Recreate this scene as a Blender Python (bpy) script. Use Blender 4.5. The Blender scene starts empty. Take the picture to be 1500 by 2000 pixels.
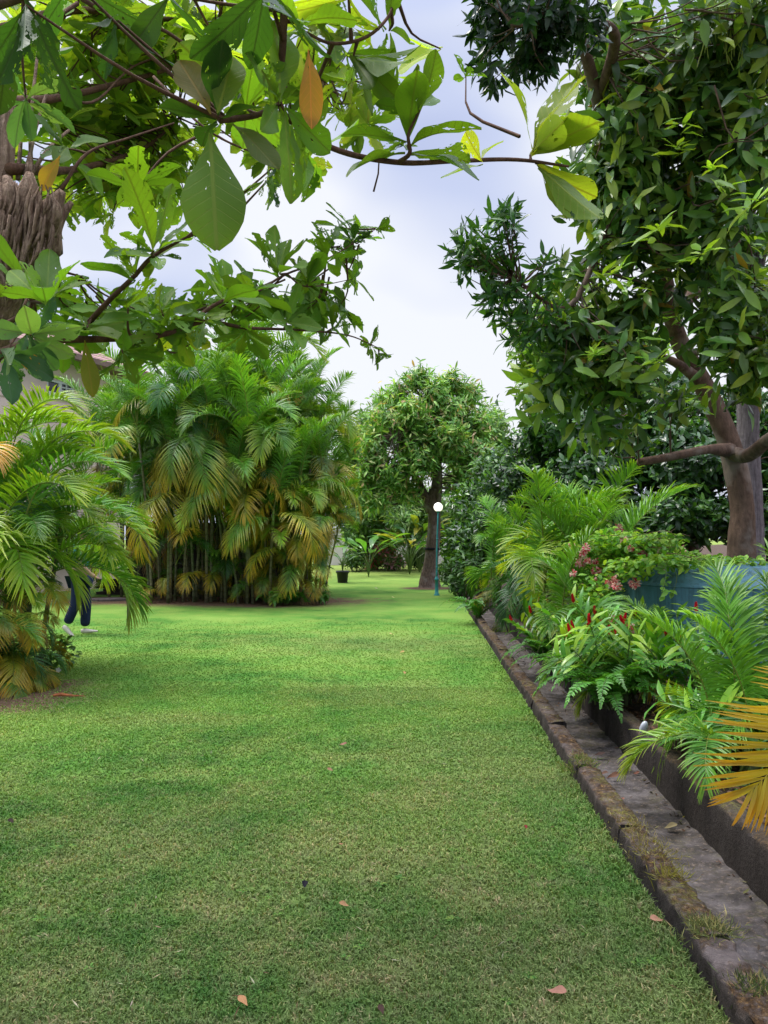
import bpy, math, random
import numpy as np
from mathutils import Vector, Matrix
R = math.radians
rng = np.random.default_rng(7)
random.seed(7)
scn = bpy.context.scene
COL = scn.collection

# ------------------------------------------------------------------ camera
CAMZ, PITCH, F = 1.55, R(1.9), 1500.0
cd = bpy.data.cameras.new('camera'); cam = bpy.data.objects.new('camera', cd); COL.objects.link(cam)
cam.location = (0, 0, CAMZ); cam.rotation_euler = (R(90) + PITCH, 0, 0)
cd.sensor_fit = 'HORIZONTAL'; cd.sensor_width = 36; cd.lens = 36.0; cd.clip_start = .05; cd.clip_end = 3000
scn.camera = cam

def P(px, py, D):
    a = (px - 750) / F; b = (1000 - py) / F
    d = np.array([a, math.cos(PITCH) - b * math.sin(PITCH), math.sin(PITCH) + b * math.cos(PITCH)])
    return np.array([0, 0, CAMZ]) + d * (D / d[1])
def G(px, py, z=0.0):
    p = P(px, py, 1.0) - np.array([0, 0, CAMZ])
    t = (z - CAMZ) / p[2]
    return np.array([0, 0, CAMZ]) + p * t

# ------------------------------------------------------------------ mesh builder
def unit(v):
    v = np.asarray(v, float); n = np.linalg.norm(v, axis=-1, keepdims=True); return v / np.maximum(n, 1e-9)
class MB:
    def __init__(s): s.v = []; s.f = []; s.c = []; s.uv = []; s.n = 0; s.smooth = True
    def add(s, v, f, c=(1, 1, 1), uv=None):
        v = np.asarray(v, float).reshape(-1, 3); f = np.asarray(f, int)
        s.v.append(v)
        for k in ([f] if f.ndim == 2 else []): s.f.append(k + s.n)
        c = np.asarray(c, float)
        if c.ndim == 1: c = np.tile(c, (len(v), 1))
        uv = np.zeros((len(v), 3)) if uv is None else np.asarray(uv, float)
        if uv.shape[1] == 2: uv = np.concatenate([uv, np.zeros((len(v), 1))], 1)
        s.c.append(c); s.uv.append(uv); s.n += len(v)
    def mesh(s, name, mat):
        me = bpy.data.meshes.new(name)
        if not s.v: return me
        v = np.concatenate(s.v); c = np.concatenate(s.c); uv = np.concatenate(s.uv)
        me.vertices.add(len(v)); me.vertices.foreach_set('co', v.astype('f').ravel())
        loops = np.concatenate([k.ravel() for k in s.f]); tot = np.concatenate([np.full(len(k), k.shape[1]) for k in s.f])
        st = np.concatenate([[0], np.cumsum(tot)[:-1]])
        me.loops.add(len(loops)); me.loops.foreach_set('vertex_index', loops.astype('i'))
        me.polygons.add(len(tot)); me.polygons.foreach_set('loop_start', st.astype('i'))
        me.polygons.foreach_set('use_smooth', np.full(len(tot), s.smooth))
        a = me.attributes.new('Col', 'FLOAT_COLOR', 'POINT')
        a.data.foreach_set('color', np.concatenate([c, np.ones((len(c), 1))], 1).astype('f').ravel())
        b = me.attributes.new('LUV', 'FLOAT_VECTOR', 'POINT')
        uv = uv if uv.shape[1] == 3 else np.concatenate([uv, np.zeros((len(uv), 1))], 1); b.data.foreach_set('vector', uv.astype('f').ravel())
        me.update(calc_edges=True); me.validate()
        me.materials.append(mat); return me
    def build(s, name, mat, parent=None):
        return link(name, s.mesh(name, mat), parent)
def link(name, data, parent=None, loc=(0, 0, 0)):
    o = bpy.data.objects.new(name, data); COL.objects.link(o); o.location = loc
    if parent is not None: o.parent = parent
    return o
def thing(name, label, cat, loc=(0, 0, 0), group=None):
    o = link(name, None, None, tuple(float(x) for x in loc)); o.empty_display_size = .2
    return tag(o, label, cat, group)
def tag(o, label, cat, group=None, kind=None):
    o['label'] = label; o['category'] = cat
    if group: o['group'] = group
    if kind: o['kind'] = kind
    return o
def struct(o, label=None): 
    o['kind'] = 'structure'
    if label: o['label'] = label
    return o

def smooth_path(pts, rad, n=6):
    pts = np.asarray(pts, float); rad = np.asarray(rad, float)
    if len(pts) < 3:
        t = np.linspace(0, 1, n + 1)[:, None]; return pts[0] * (1 - t) + pts[-1] * t, rad[0] * (1 - t[:, 0]) + rad[-1] * t[:, 0]
    p = np.vstack([2 * pts[0] - pts[1], pts, 2 * pts[-1] - pts[-2]]); out = []; ro = []
    for i in range(1, len(p) - 2):
        for k in range(n):
            t = k / n
            out.append(.5 * ((2 * p[i]) + (-p[i - 1] + p[i + 1]) * t + (2 * p[i - 1] - 5 * p[i] + 4 * p[i + 1] - p[i + 2]) * t * t + (-p[i - 1] + 3 * p[i] - 3 * p[i + 1] + p[i + 2]) * t ** 3))
            ro.append(rad[i - 1] * (1 - t) + rad[i] * t)
    out.append(pts[-1]); ro.append(rad[-1]); return np.array(out), np.array(ro)
def tube(mb, pts, rad, sides=8, col=(1, 1, 1), n=5, rough=0.0, smooth=True, capend=True):
    if smooth: p, r = smooth_path(pts, rad, n)
    else: p, r = np.asarray(pts, float), np.asarray(rad, float)
    T = unit(np.gradient(p, axis=0)); up = np.array([0, 0, 1.]) if abs(T[0][2]) < .9 else np.array([1., 0, 0])
    N = unit(np.cross(T[0], up)); V = []
    lob = rng.uniform(0, 6.28, 4)
    for i in range(len(p)):
        N = unit(N - T[i] * np.dot(N, T[i])); B = np.cross(T[i], N)
        a = np.linspace(0, 2 * math.pi, sides, endpoint=False)
        k = np.ones(sides)
        if rough: 
            k = 1 + rough * (.5 * np.sin(3 * a + lob[0] + i * .25) + .35 * np.sin(5 * a + lob[1] - i * .17) + .4 * rng.normal(size=sides) * .5)
        V.append(p[i] + (np.cos(a)[:, None] * N + np.sin(a)[:, None] * B) * (r[i] * k)[:, None])
    V = np.concatenate(V); m = len(p)
    i, j = np.meshgrid(np.arange(m - 1), np.arange(sides), indexing='ij'); i = i.ravel(); j = j.ravel(); j2 = (j + 1) % sides
    f = np.stack([i * sides + j, i * sides + j2, (i + 1) * sides + j2, (i + 1) * sides + j], 1)
    uv = np.stack([np.repeat(np.linspace(0, 1, m), sides), np.tile(np.linspace(0, 1, sides), m)], 1)
    mb.add(V, f, col, uv)
    if capend:
        mb.f.append(np.arange(sides)[None, ::-1] + mb.n - len(V)); mb.f.append(np.arange(sides)[None] + mb.n - sides)
def box(mb, lo, hi, col=(1, 1, 1), M=None, bev=0.0):
    x0, y0, z0 = lo; x1, y1, z1 = hi
    v = np.array([[x0, y0, z0], [x1, y0, z0], [x1, y1, z0], [x0, y1, z0], [x0, y0, z1], [x1, y0, z1], [x1, y1, z1], [x0, y1, z1]], float)
    if M is not None: v = v @ np.array(M)[:3, :3].T + np.array(M)[:3, 3]
    mb.add(v, [[0, 3, 2, 1], [4, 5, 6, 7], [0, 1, 5, 4], [1, 2, 6, 5], [2, 3, 7, 6], [3, 0, 4, 7]], col)
def lathe(mb, prof, sides=24, col=(1, 1, 1), c=(0, 0, 0)):
    a = np.linspace(0, 2 * math.pi, sides, endpoint=False); V = []
    for r, z in prof: V.append(np.stack([c[0] + r * np.cos(a), c[1] + r * np.sin(a), np.full(sides, c[2] + z)], 1))
    m = len(prof); i, j = np.meshgrid(np.arange(m - 1), np.arange(sides), indexing='ij'); i = i.ravel(); j = j.ravel(); j2 = (j + 1) % sides
    mb.add(np.concatenate(V), np.stack([i * sides + j, i * sides + j2, (i + 1) * sides + j2, (i + 1) * sides + j], 1), col)

# ------------------------------------------------------------------ materials
def mat(name):
    m = bpy.data.materials.new(name); m.use_nodes = True; nt = m.node_tree; nt.nodes.clear()
    out = nt.nodes.new('ShaderNodeOutputMaterial'); return m, nt, out
def nd(nt, t, **k):
    n = nt.nodes.new('ShaderNode' + t)
    for a, b in k.items():
        if a in ('ins',):
            for q, w in b.items():
                if isinstance(w, bpy.types.NodeSocket): nt.links.new(w, n.inputs[q])
                else: n.inputs[q].default_value = w
        else: setattr(n, a, b)
    return n
def ramp(nt, fac, stops, interp='LINEAR'):
    n = nt.nodes.new('ShaderNodeValToRGB'); n.color_ramp.interpolation = interp
    e = n.color_ramp.elements
    while len(e) < len(stops): e.new(.5)
    for i, (p, c) in enumerate(stops):
        e[i].position = p; e[i].color = (c[0], c[1], c[2], 1) if hasattr(c, '__len__') else (c, c, c, 1)
    nt.links.new(fac, n.inputs[0]); return n.outputs[0]
def mixc(nt, fac, a, b, mode='MIX'):
    n = nt.nodes.new('ShaderNodeMix'); n.data_type = 'RGBA'; n.blend_type = mode
    for s, w in ((0, fac), (6, a), (7, b)):
        if isinstance(w, bpy.types.NodeSocket): nt.links.new(w, n.inputs[s])
        elif s == 0: n.inputs[0].default_value = w
        else: n.inputs[s].default_value = (*w, 1) if len(w) == 3 else w
    return n.outputs[2]
def noise(nt, vec, scale, detail=4, rough=.6, dist=0.0):
    n = nd(nt, 'TexNoise'); n.inputs['Scale'].default_value = scale; n.inputs['Detail'].default_value = detail
    n.inputs['Roughness'].default_value = rough; n.inputs['Distortion'].default_value = dist
    if vec is not None: nt.links.new(vec, n.inputs['Vector'])
    return n.outputs['Fac']
def mapping(nt, vec, scale=(1, 1, 1), rot=(0, 0, 0)):
    n = nd(nt, 'Mapping'); n.inputs['Scale'].default_value = scale; n.inputs['Rotation'].default_value = rot
    nt.links.new(vec, n.inputs['Vector']); return n.outputs[0]
def bump(nt, h, strength=.5, dist=.02):
    n = nd(nt, 'Bump'); n.inputs['Strength'].default_value = strength; n.inputs['Distance'].default_value = dist
    nt.links.new(h, n.inputs['Height']); return n.outputs[0]
def bsdf(nt, out, col, rough=.7, nrm=None, spec=.3, metal=0):
    b = nd(nt, 'BsdfPrincipled'); 
    if isinstance(col, bpy.types.NodeSocket): nt.links.new(col, b.inputs['Base Color'])
    else: b.inputs['Base Color'].default_value = (*col, 1)
    if isinstance(rough, bpy.types.NodeSocket): nt.links.new(rough, b.inputs['Roughness'])
    else: b.inputs['Roughness'].default_value = rough
    b.inputs['Specular IOR Level'].default_value = spec; b.inputs['Metallic'].default_value = metal
    if nrm is not None: nt.links.new(nrm, b.inputs['Normal'])
    if out is not None: nt.links.new(b.outputs[0], out.inputs[0])
    return b
def pos(nt): return nd(nt, 'NewGeometry').outputs['Position']
def obj_co(nt): return nd(nt, 'TexCoord').outputs['Object']

def leaf_mat(name, trans=.35, rough=.42, spec=.35, veins=False, tint=(1.45, 1.35, .45), var=.25):
    m, nt, out = mat(name)
    at = nd(nt, 'Attribute', attribute_name='Col'); c = at.outputs['Color']
    oi = nd(nt, 'ObjectInfo'); v = noise(nt, pos(nt), 2.3, 2)
    f = nd(nt, 'MapRange', ins={'Value': v, 'From Min': .3, 'From Max': .7, 'To Min': 1 - var, 'To Max': 1 + var}).outputs[0]
    g = nd(nt, 'MapRange', ins={'Value': oi.outputs['Random'], 'To Min': 1 - var * .8, 'To Max': 1 + var * .8}).outputs[0]
    fg = nd(nt, 'Math', operation='MULTIPLY', ins={0: f, 1: g}).outputs[0]
    vm = nd(nt, 'VectorMath', operation='SCALE', ins={0: c, 'Scale': fg}); c = vm.outputs[0]
    tc = mixc(nt, 1.0, c, tint, 'MULTIPLY')
    nrm = None
    if veins:
        uv = nd(nt, 'Attribute', attribute_name='LUV').outputs['Vector']
        sp = nd(nt, 'SeparateXYZ', ins={0: uv}); x, y = sp.outputs[0], sp.outputs[1]
        ay = nd(nt, 'Math', operation='ABSOLUTE', ins={0: y}).outputs[0]
        mid = nd(nt, 'MapRange', ins={'Value': ay, 'From Min': .035, 'From Max': .085, 'To Min': 1, 'To Max': 0}).outputs[0]
        q = nd(nt, 'Math', operation='MULTIPLY_ADD', ins={0: ay, 1: -.22, 2: x}).outputs[0]
        q = nd(nt, 'Math', operation='MULTIPLY', ins={0: q, 1: 62.0}).outputs[0]
        s = nd(nt, 'Math', operation='SINE', ins={0: q}).outputs[0]
        side = nd(nt, 'MapRange', ins={'Value': s, 'From Min': .90, 'From Max': 1.0, 'To Min': 0, 'To Max': .8}).outputs[0]
        vv = nd(nt, 'Math', operation='MAXIMUM', ins={0: mid, 1: side}).outputs[0]
        lc = mixc(nt, 1.0, c, (2.2, 1.8, 1.8), 'MULTIPLY')
        dk = mixc(nt, 1.0, tc, (.5, .38, .5), 'MULTIPLY')
        c = mixc(nt, vv, c, lc); tc = mixc(nt, vv, tc, dk)
        blot = noise(nt, pos(nt), 60, 3)
        bl = nd(nt, 'MapRange', ins={'Value': blot, 'From Min': .62, 'From Max': .7, 'To Min': 0, 'To Max': .35}).outputs[0]
        c = mixc(nt, bl, c, (.10, .085, .03))
        nrm = bump(nt, vv, .25, .003)
    b = bsdf(nt, None, c, rough, nrm, spec)
    t = nd(nt, 'BsdfTranslucent'); nt.links.new(tc, t.inputs[0])
    mx = nd(nt, 'MixShader', ins={0: trans, 1: b.outputs[0], 2: t.outputs[0]})
    if veins:      # insect holes and bitten margins, different on every leaf
        z = nd(nt, 'Math', operation='MULTIPLY', ins={0: sp.outputs[2], 1: 57.0}).outputs[0]
        hv = nd(nt, 'CombineXYZ', ins={0: nd(nt, 'Math', operation='MULTIPLY', ins={0: x, 1: 2.2}).outputs[0], 1: y, 2: z}).outputs[0]
        hn = noise(nt, hv, 2.6, 3, .6)
        sev = nd(nt, 'Math', operation='FRACT', ins={0: nd(nt, 'Math', operation='MULTIPLY', ins={0: sp.outputs[2], 1: 13.7}).outputs[0]}).outputs[0]
        sev = nd(nt, 'Math', operation='POWER', ins={0: sev, 1: 1.5}).outputs[0]
        e = nd(nt, 'Math', operation='MULTIPLY', ins={0: ay, 1: sev}).outputs[0]
        th = nd(nt, 'Math', operation='MULTIPLY_ADD', ins={0: e, 1: -.30, 2: .70}).outputs[0]
        th = nd(nt, 'Math', operation='MULTIPLY_ADD', ins={0: sev, 1: -.07, 2: th}).outputs[0]
        hole = nd(nt, 'Math', operation='GREATER_THAN', ins={0: hn, 1: th}).outputs[0]
        hole = nd(nt, 'Math', operation='MULTIPLY', ins={0: hole, 1: nd(nt, 'Math', operation='GREATER_THAN', ins={0: ay, 1: .07}).outputs[0]}).outputs[0]
        tr_ = nd(nt, 'BsdfTransparent'); mx = nd(nt, 'MixShader', ins={0: hole, 1: mx.outputs[0], 2: tr_.outputs[0]})
    nt.links.new(mx.outputs[0], out.inputs[0]); return m

def bark_mat(name, c1, c2, scale=1.0, ridges=14, stretch=.18, strength=.9, lichen=None, knots=False):
    m, nt, out = mat(name); p = pos(nt)
    mp = mapping(nt, p, (ridges * scale, ridges * scale, ridges * scale * stretch))
    a = noise(nt, mp, 1.6, 6, .65, .6); b = noise(nt, p, 9 * scale, 5, .7); d = noise(nt, p, 2.2 * scale, 3)
    c = ramp(nt, a, [(.3, c1), (.7, c2)]); c = mixc(nt, ramp(nt, b, [(.42, 0), (.7, .5)]), c, [x * .45 for x in c1])
    if lichen: c = mixc(nt, ramp(nt, d, [(.52, 0), (.62, .75)]), c, lichen)
    h = nd(nt, 'Math', operation='MULTIPLY_ADD', ins={0: b, 1: .4, 2: a}).outputs[0]
    bsdf(nt, out, c, .85, bump(nt, h, strength, .03), .2); return m

L_ALM = leaf_mat('almond_leaf', .48, .5, .3, veins=True, tint=(1.5, 1.5, .35), var=.2)
L_BROAD = leaf_mat('glossy_leaf', .3, .3, .5, tint=(1.6, 1.5, .4), var=.3)
L_FAR = leaf_mat('tree_leaf', .32, .45, .35, tint=(1.4, 1.35, .5), var=.3)
L_PALM = leaf_mat('palm_leaf', .33, .36, .45, tint=(1.5, 1.35, .35), var=.3)
L_SMALL = leaf_mat('creeper_leaf', .35, .4, .3, tint=(1.5, 1.4, .4), var=.25)
PETAL = leaf_mat('flower_petal', .35, .5, .2, tint=(1.2, 1, 1), var=.15)
DRYLEAF = leaf_mat('dry_leaf', .15, .7, .1, tint=(1.1, 1, .9), var=.2)
B_ALM = bark_mat('pale_scarred_bark', (.20, .11, .07), (.62, .44, .31), 2.2, 16, .12, 1.4)
B_TWIG = bark_mat('twig_bark', (.07, .035, .022), (.16, .085, .05), 3, 10, .3, .5)
B_MANGO = bark_mat('grey_brown_bark', (.075, .05, .035), (.24, .17, .125), 1.0, 16, .22, 1.0, (.27, .24, .2))
B_RIGHT = bark_mat('smooth_brown_bark', (.07, .042, .027), (.17, .105, .07), 1.0, 9, .3, .6, (.21, .165, .13))
B_GREY = bark_mat('ridged_grey_bark', (.10, .08, .08), (.27, .23, .23), 1.2, 20, .1, 1.0)
def cane_mat():
    m, nt, out = mat('palm_cane'); p = obj_co(nt)
    at = nd(nt, 'Attribute', attribute_name='Col').outputs['Color']
    sp = nd(nt, 'SeparateXYZ', ins={0: p}); z = nd(nt, 'Math', operation='MULTIPLY', ins={0: sp.outputs[2], 1: 42.0}).outputs[0]
    nn = noise(nt, p, 3, 2); z = nd(nt, 'Math', operation='MULTIPLY_ADD', ins={0: nn, 1: 6.0, 2: z}).outputs[0]
    s = nd(nt, 'Math', operation='SINE', ins={0: z}).outputs[0]
    rg = ramp(nt, s, [(.8, 0), (.97, 1)]); n2 = noise(nt, p, 14, 4)
    c = mixc(nt, ramp(nt, n2, [(.45, 0), (.7, .6)]), at, (.26, .24, .18)); c = mixc(nt, nd(nt, 'Math', operation='MULTIPLY', ins={0: rg, 1: .6}).outputs[0], c, (.05, .045, .03))
    bsdf(nt, out, c, .6, bump(nt, s, .2, .01), .3); return m
CANE = cane_mat()

def lawn_colour(nt, p):
    n1 = noise(nt, p, .38, 4, .55); n2 = noise(nt, p, 1.7, 5, .65); n3 = noise(nt, p, 9, 4, .7)
    base = ramp(nt, n1, [(.38, (.07, .20, .032)), (.5, (.13, .30, .048)), (.62, (.23, .385, .075))])
    base = mixc(nt, ramp(nt, n2, [(.40, 0), (.66, .65)]), base, (.25, .36, .07))
    sp = nd(nt, 'SeparateXYZ', ins={0: p})
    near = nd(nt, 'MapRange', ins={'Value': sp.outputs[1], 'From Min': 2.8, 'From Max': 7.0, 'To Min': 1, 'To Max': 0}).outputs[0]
    olive = ramp(nt, n2, [(.38, (.045, .115, .024)), (.5, (.085, .15, .038)), (.62, (.17, .19, .075))])  # duller near turf: shade under the tree put into the colour
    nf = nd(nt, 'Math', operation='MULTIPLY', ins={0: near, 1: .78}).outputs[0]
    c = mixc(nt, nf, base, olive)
    far = nd(nt, 'MapRange', ins={'Value': sp.outputs[1], 'From Min': 22, 'From Max': 36, 'To Min': 0, 'To Max': .65}).outputs[0]  # far turf brighter: the stronger light there is put into the colour
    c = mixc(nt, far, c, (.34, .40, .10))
    # worn, straw coloured patches where people walk
    wr = nd(nt, 'Value').outputs[0]; wr.default_value = 0
    for (cx, cy, rx, ry) in ((.75, 5.3, .9, 1.3), (-.2, 3.7, .8, .5), (.45, 2.75, .8, .35), (-1.1, 4.1, .5, .35), (.2, 7.6, 1.1, .8), (-1.9, 6.6, .8, .3), (-1.2, 2.6, .5, .4), (0, 11.2, 2.2, 1.2)):
        q_ = mapping(nt, nd(nt, 'VectorMath', operation='SUBTRACT', ins={0: p, 1: (cx, cy, 0)}).outputs[0], (1 / rx, 1 / ry, 0))
        l_ = nd(nt, 'VectorMath', operation='LENGTH', ins={0: q_}).outputs['Value']; l_ = nd(nt, 'Math', operation='MULTIPLY_ADD', ins={0: n2, 1: -2.2, 2: l_}).outputs[0]
        l_ = nd(nt, 'MapRange', ins={'Value': l_, 'From Min': -.75, 'From Max': .35, 'To Min': .38, 'To Max': 0}).outputs[0]
        wr = nd(nt, 'Math', operation='MAXIMUM', ins={0: wr, 1: l_}).outputs[0]
    c = mixc(nt, wr, c, (.235, .27, .095))
    dry = nd(nt, 'Math', operation='MULTIPLY', ins={0: ramp(nt, n3, [(.48, 0), (.70, 1)]), 1: nd(nt, 'MapRange', ins={'Value': near, 'To Min': .08, 'To Max': .48}).outputs[0]}).outputs[0]
    c = mixc(nt, dry, c, (.29, .26, .145)); return c, n3
def lawn_mat():
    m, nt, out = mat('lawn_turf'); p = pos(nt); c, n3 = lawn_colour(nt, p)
    sp = nd(nt, 'SeparateXYZ', ins={0: p})
    # bare earth round the palm clumps on the left
    def bare(cx, cy, rx, ry, w=.5):
        s = nd(nt, 'VectorMath', operation='SUBTRACT', ins={0: p, 1: (cx, cy, 0)}).outputs[0]
        s = mapping(nt, s, (1 / rx, 1 / ry, 0)); l = nd(nt, 'VectorMath', operation='LENGTH', ins={0: s}).outputs['Value']
        l = nd(nt, 'Math', operation='MULTIPLY_ADD', ins={0: noise(nt, p, 2.2, 5, .7), 1: 1.1, 2: l}).outputs[0]
        return nd(nt, 'MapRange', ins={'Value': l, 'From Min': 1.35, 'From Max': 1.7, 'To Min': 1, 'To Max': 0}).outputs[0]
    f = bare(-4.3, 7.55, 1.5, 1.1)
    f2 = bare(-4.2, 18.9, 4.0, 1.7)
    f = nd(nt, 'Math', operation='MAXIMUM', ins={0: f, 1: f2}).outputs[0]
    f3 = bare(1.4, 23.6, .85, .7)
    f = nd(nt, 'Math', operation='MAXIMUM', ins={0: f, 1: f3}).outputs[0]
    soil = ramp(nt, noise(nt, p, 24, 5, .75), [(.3, (.09, .05, .03)), (.6, (.24, .155, .10)), (.75, (.33, .24, .17))])
    c = mixc(nt, f, c, soil)
    fine = noise(nt, mapping(nt, p, (1, 1, 1)), 75, 5, .8)
    c = mixc(nt, 1.0, c, ramp(nt, fine, [(.3, .5), (.55, .80), (.7, 1.05)]), 'MULTIPLY')
    h = nd(nt, 'Math', operation='MULTIPLY_ADD', ins={0: n3, 1: .6, 2: fine}).outputs[0]
    bsdf(nt, out, c, .95, bump(nt, h, .35, .02), .05); return m
def grass_mat():
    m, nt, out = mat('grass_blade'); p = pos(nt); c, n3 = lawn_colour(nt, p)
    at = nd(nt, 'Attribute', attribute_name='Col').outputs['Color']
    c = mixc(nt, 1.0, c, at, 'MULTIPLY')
    b = bsdf(nt, None, c, .6, None, .2); t = nd(nt, 'BsdfTranslucent'); nt.links.new(mixc(nt, 1, c, (1.3, 1.3, .6), 'MULTIPLY'), t.inputs[0])
    mx = nd(nt, 'MixShader', ins={0: .3, 1: b.outputs[0], 2: t.outputs[0]}); nt.links.new(mx.outputs[0], out.inputs[0]); return m
def concrete_mat(name, c1, c2, moss=0.0, mosscol=(.055, .03, .012), grime=.5):
    m, nt, out = mat(name); p = pos(nt)
    a = noise(nt, p, 5, 6, .7); b = noise(nt, p, 38, 5, .75); d = noise(nt, p, 3.2, 6, .72, .4)
    c = ramp(nt, a, [(.3, c1), (.7, c2)])
    st = noise(nt, mapping(nt, p, (9, 9, 1.2)), 1, 4); c = mixc(nt, ramp(nt, st, [(.45, 0), (.65, grime)]), c, [x * .35 for x in c1])
    c = mixc(nt, ramp(nt, b, [(.55, 0), (.75, .7)]), c, [min(1, x * 1.7) for x in c2])
    if moss:
        nz = nd(nt, 'SeparateXYZ', ins={0: nd(nt, 'NewGeometry').outputs['Normal']}).outputs[2]
        f = nd(nt, 'Math', operation='MULTIPLY', ins={0: nd(nt, 'Math', operation='MULTIPLY', ins={0: ramp(nt, d, [(.36, 0), (.50, 1)]), 1: ramp(nt, noise(nt, p, 26, 5, .8), [(.36, .15), (.52, 1)])}).outputs[0], 1: nd(nt, 'MapRange', ins={'Value': nz, 'From Min': .3, 'From Max': .8, 'To Min': .12, 'To Max': 1}).outputs[0]}).outputs[0]
        f = nd(nt, 'Math', operation='MULTIPLY', ins={0: f, 1: moss}).outputs[0]
        mc = ramp(nt, b, [(.34, [x * .3 for x in mosscol]), (.52, mosscol), (.66, (.17, .10, .035)), (.76, (.3, .26, .2))])
        gm_ = nd(nt, 'Math', operation='MULTIPLY', ins={0: ramp(nt, noise(nt, p, 3.4, 5, .75), [(.50, 0), (.66, 1)]), 1: ramp(nt, noise(nt, p, 60, 4, .8), [(.42, 0), (.58, .9)])}).outputs[0]; mc = mixc(nt, gm_, mc, (.17, .17, .035))
        c = mixc(nt, f, c, mc)
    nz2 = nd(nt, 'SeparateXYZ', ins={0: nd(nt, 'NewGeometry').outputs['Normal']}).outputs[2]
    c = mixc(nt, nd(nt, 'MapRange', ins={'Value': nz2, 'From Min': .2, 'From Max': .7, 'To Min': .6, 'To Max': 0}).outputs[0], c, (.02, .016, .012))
    h = nd(nt, 'Math', operation='MULTIPLY_ADD', ins={0: a, 1: 1.5, 2: b}).outputs[0]
    bsdf(nt, out, c, .9, bump(nt, h, .9, .02), .2); return m
def simple(name, c, rough=.6, var=.2, scale=8, spec=.3, bs=.2, metal=0):
    m, nt, out = mat(name); p = pos(nt); n = noise(nt, p, scale, 5, .65)
    col = ramp(nt, n, [(.3, [x * (1 - var) for x in c]), (.7, [min(1, x * (1 + var)) for x in c])])
    bsdf(nt, out, col, rough, bump(nt, n, bs, .01), spec, metal); return m
def attr_mat(name, rough=.7, spec=.2):
    m, nt, out = mat(name); at = nd(nt, 'Attribute', attribute_name='Col').outputs['Color']
    n = noise(nt, pos(nt), 30, 4); c = mixc(nt, 1, at, ramp(nt, n, [(.3, .7), (.7, 1.25)]), 'MULTIPLY')
    bsdf(nt, out, c, rough, bump(nt, n, .3, .01), spec); return m
ATTR = attr_mat('mixed_surface')

# ------------------------------------------------------------------ leaves
def prof_obov(t): return np.sin(np.pi * np.clip(t, 0, 1) ** 1.55) ** .75
def prof_lanc(t): return np.sin(np.pi * np.clip(t, 0, 1) ** .9) ** .85
def prof_ell(t): return np.sin(np.pi * np.clip(t, 0, 1) ** 1.1) ** .7
class Tmpl:
    def __init__(s, nl, nw, prof, pet=.06):
        t = np.linspace(0, 1, nl + 1); w = prof(t * .985 + .004); w[0] = .04; w[-1] = max(.03, w[-1] * .6)
        y = np.linspace(-1, 1, nw + 1); T, Y = np.meshgrid(t, y, indexing='ij'); s.T = T.ravel(); s.Y = Y.ravel()
        s.W = (w[:, None] * Y).ravel(); s.nl, s.nw = nl, nw
        i, j = np.meshgrid(np.arange(nl), np.arange(nw), indexing='ij'); i = i.ravel(); j = j.ravel(); k = nw + 1
        s.f = np.stack([i * k + j, i * k + j + 1, (i + 1) * k + j + 1, (i + 1) * k + j], 1)
        s.edge = (np.abs(s.Y) > .99)
T_NEAR = Tmpl(14, 6, prof_obov); T_MID = Tmpl(5, 2, prof_obov); T_LAN = Tmpl(4, 2, prof_lanc); T_FAR = Tmpl(2, 2, prof_lanc); T_ELL = Tmpl(4, 2, prof_ell)
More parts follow.
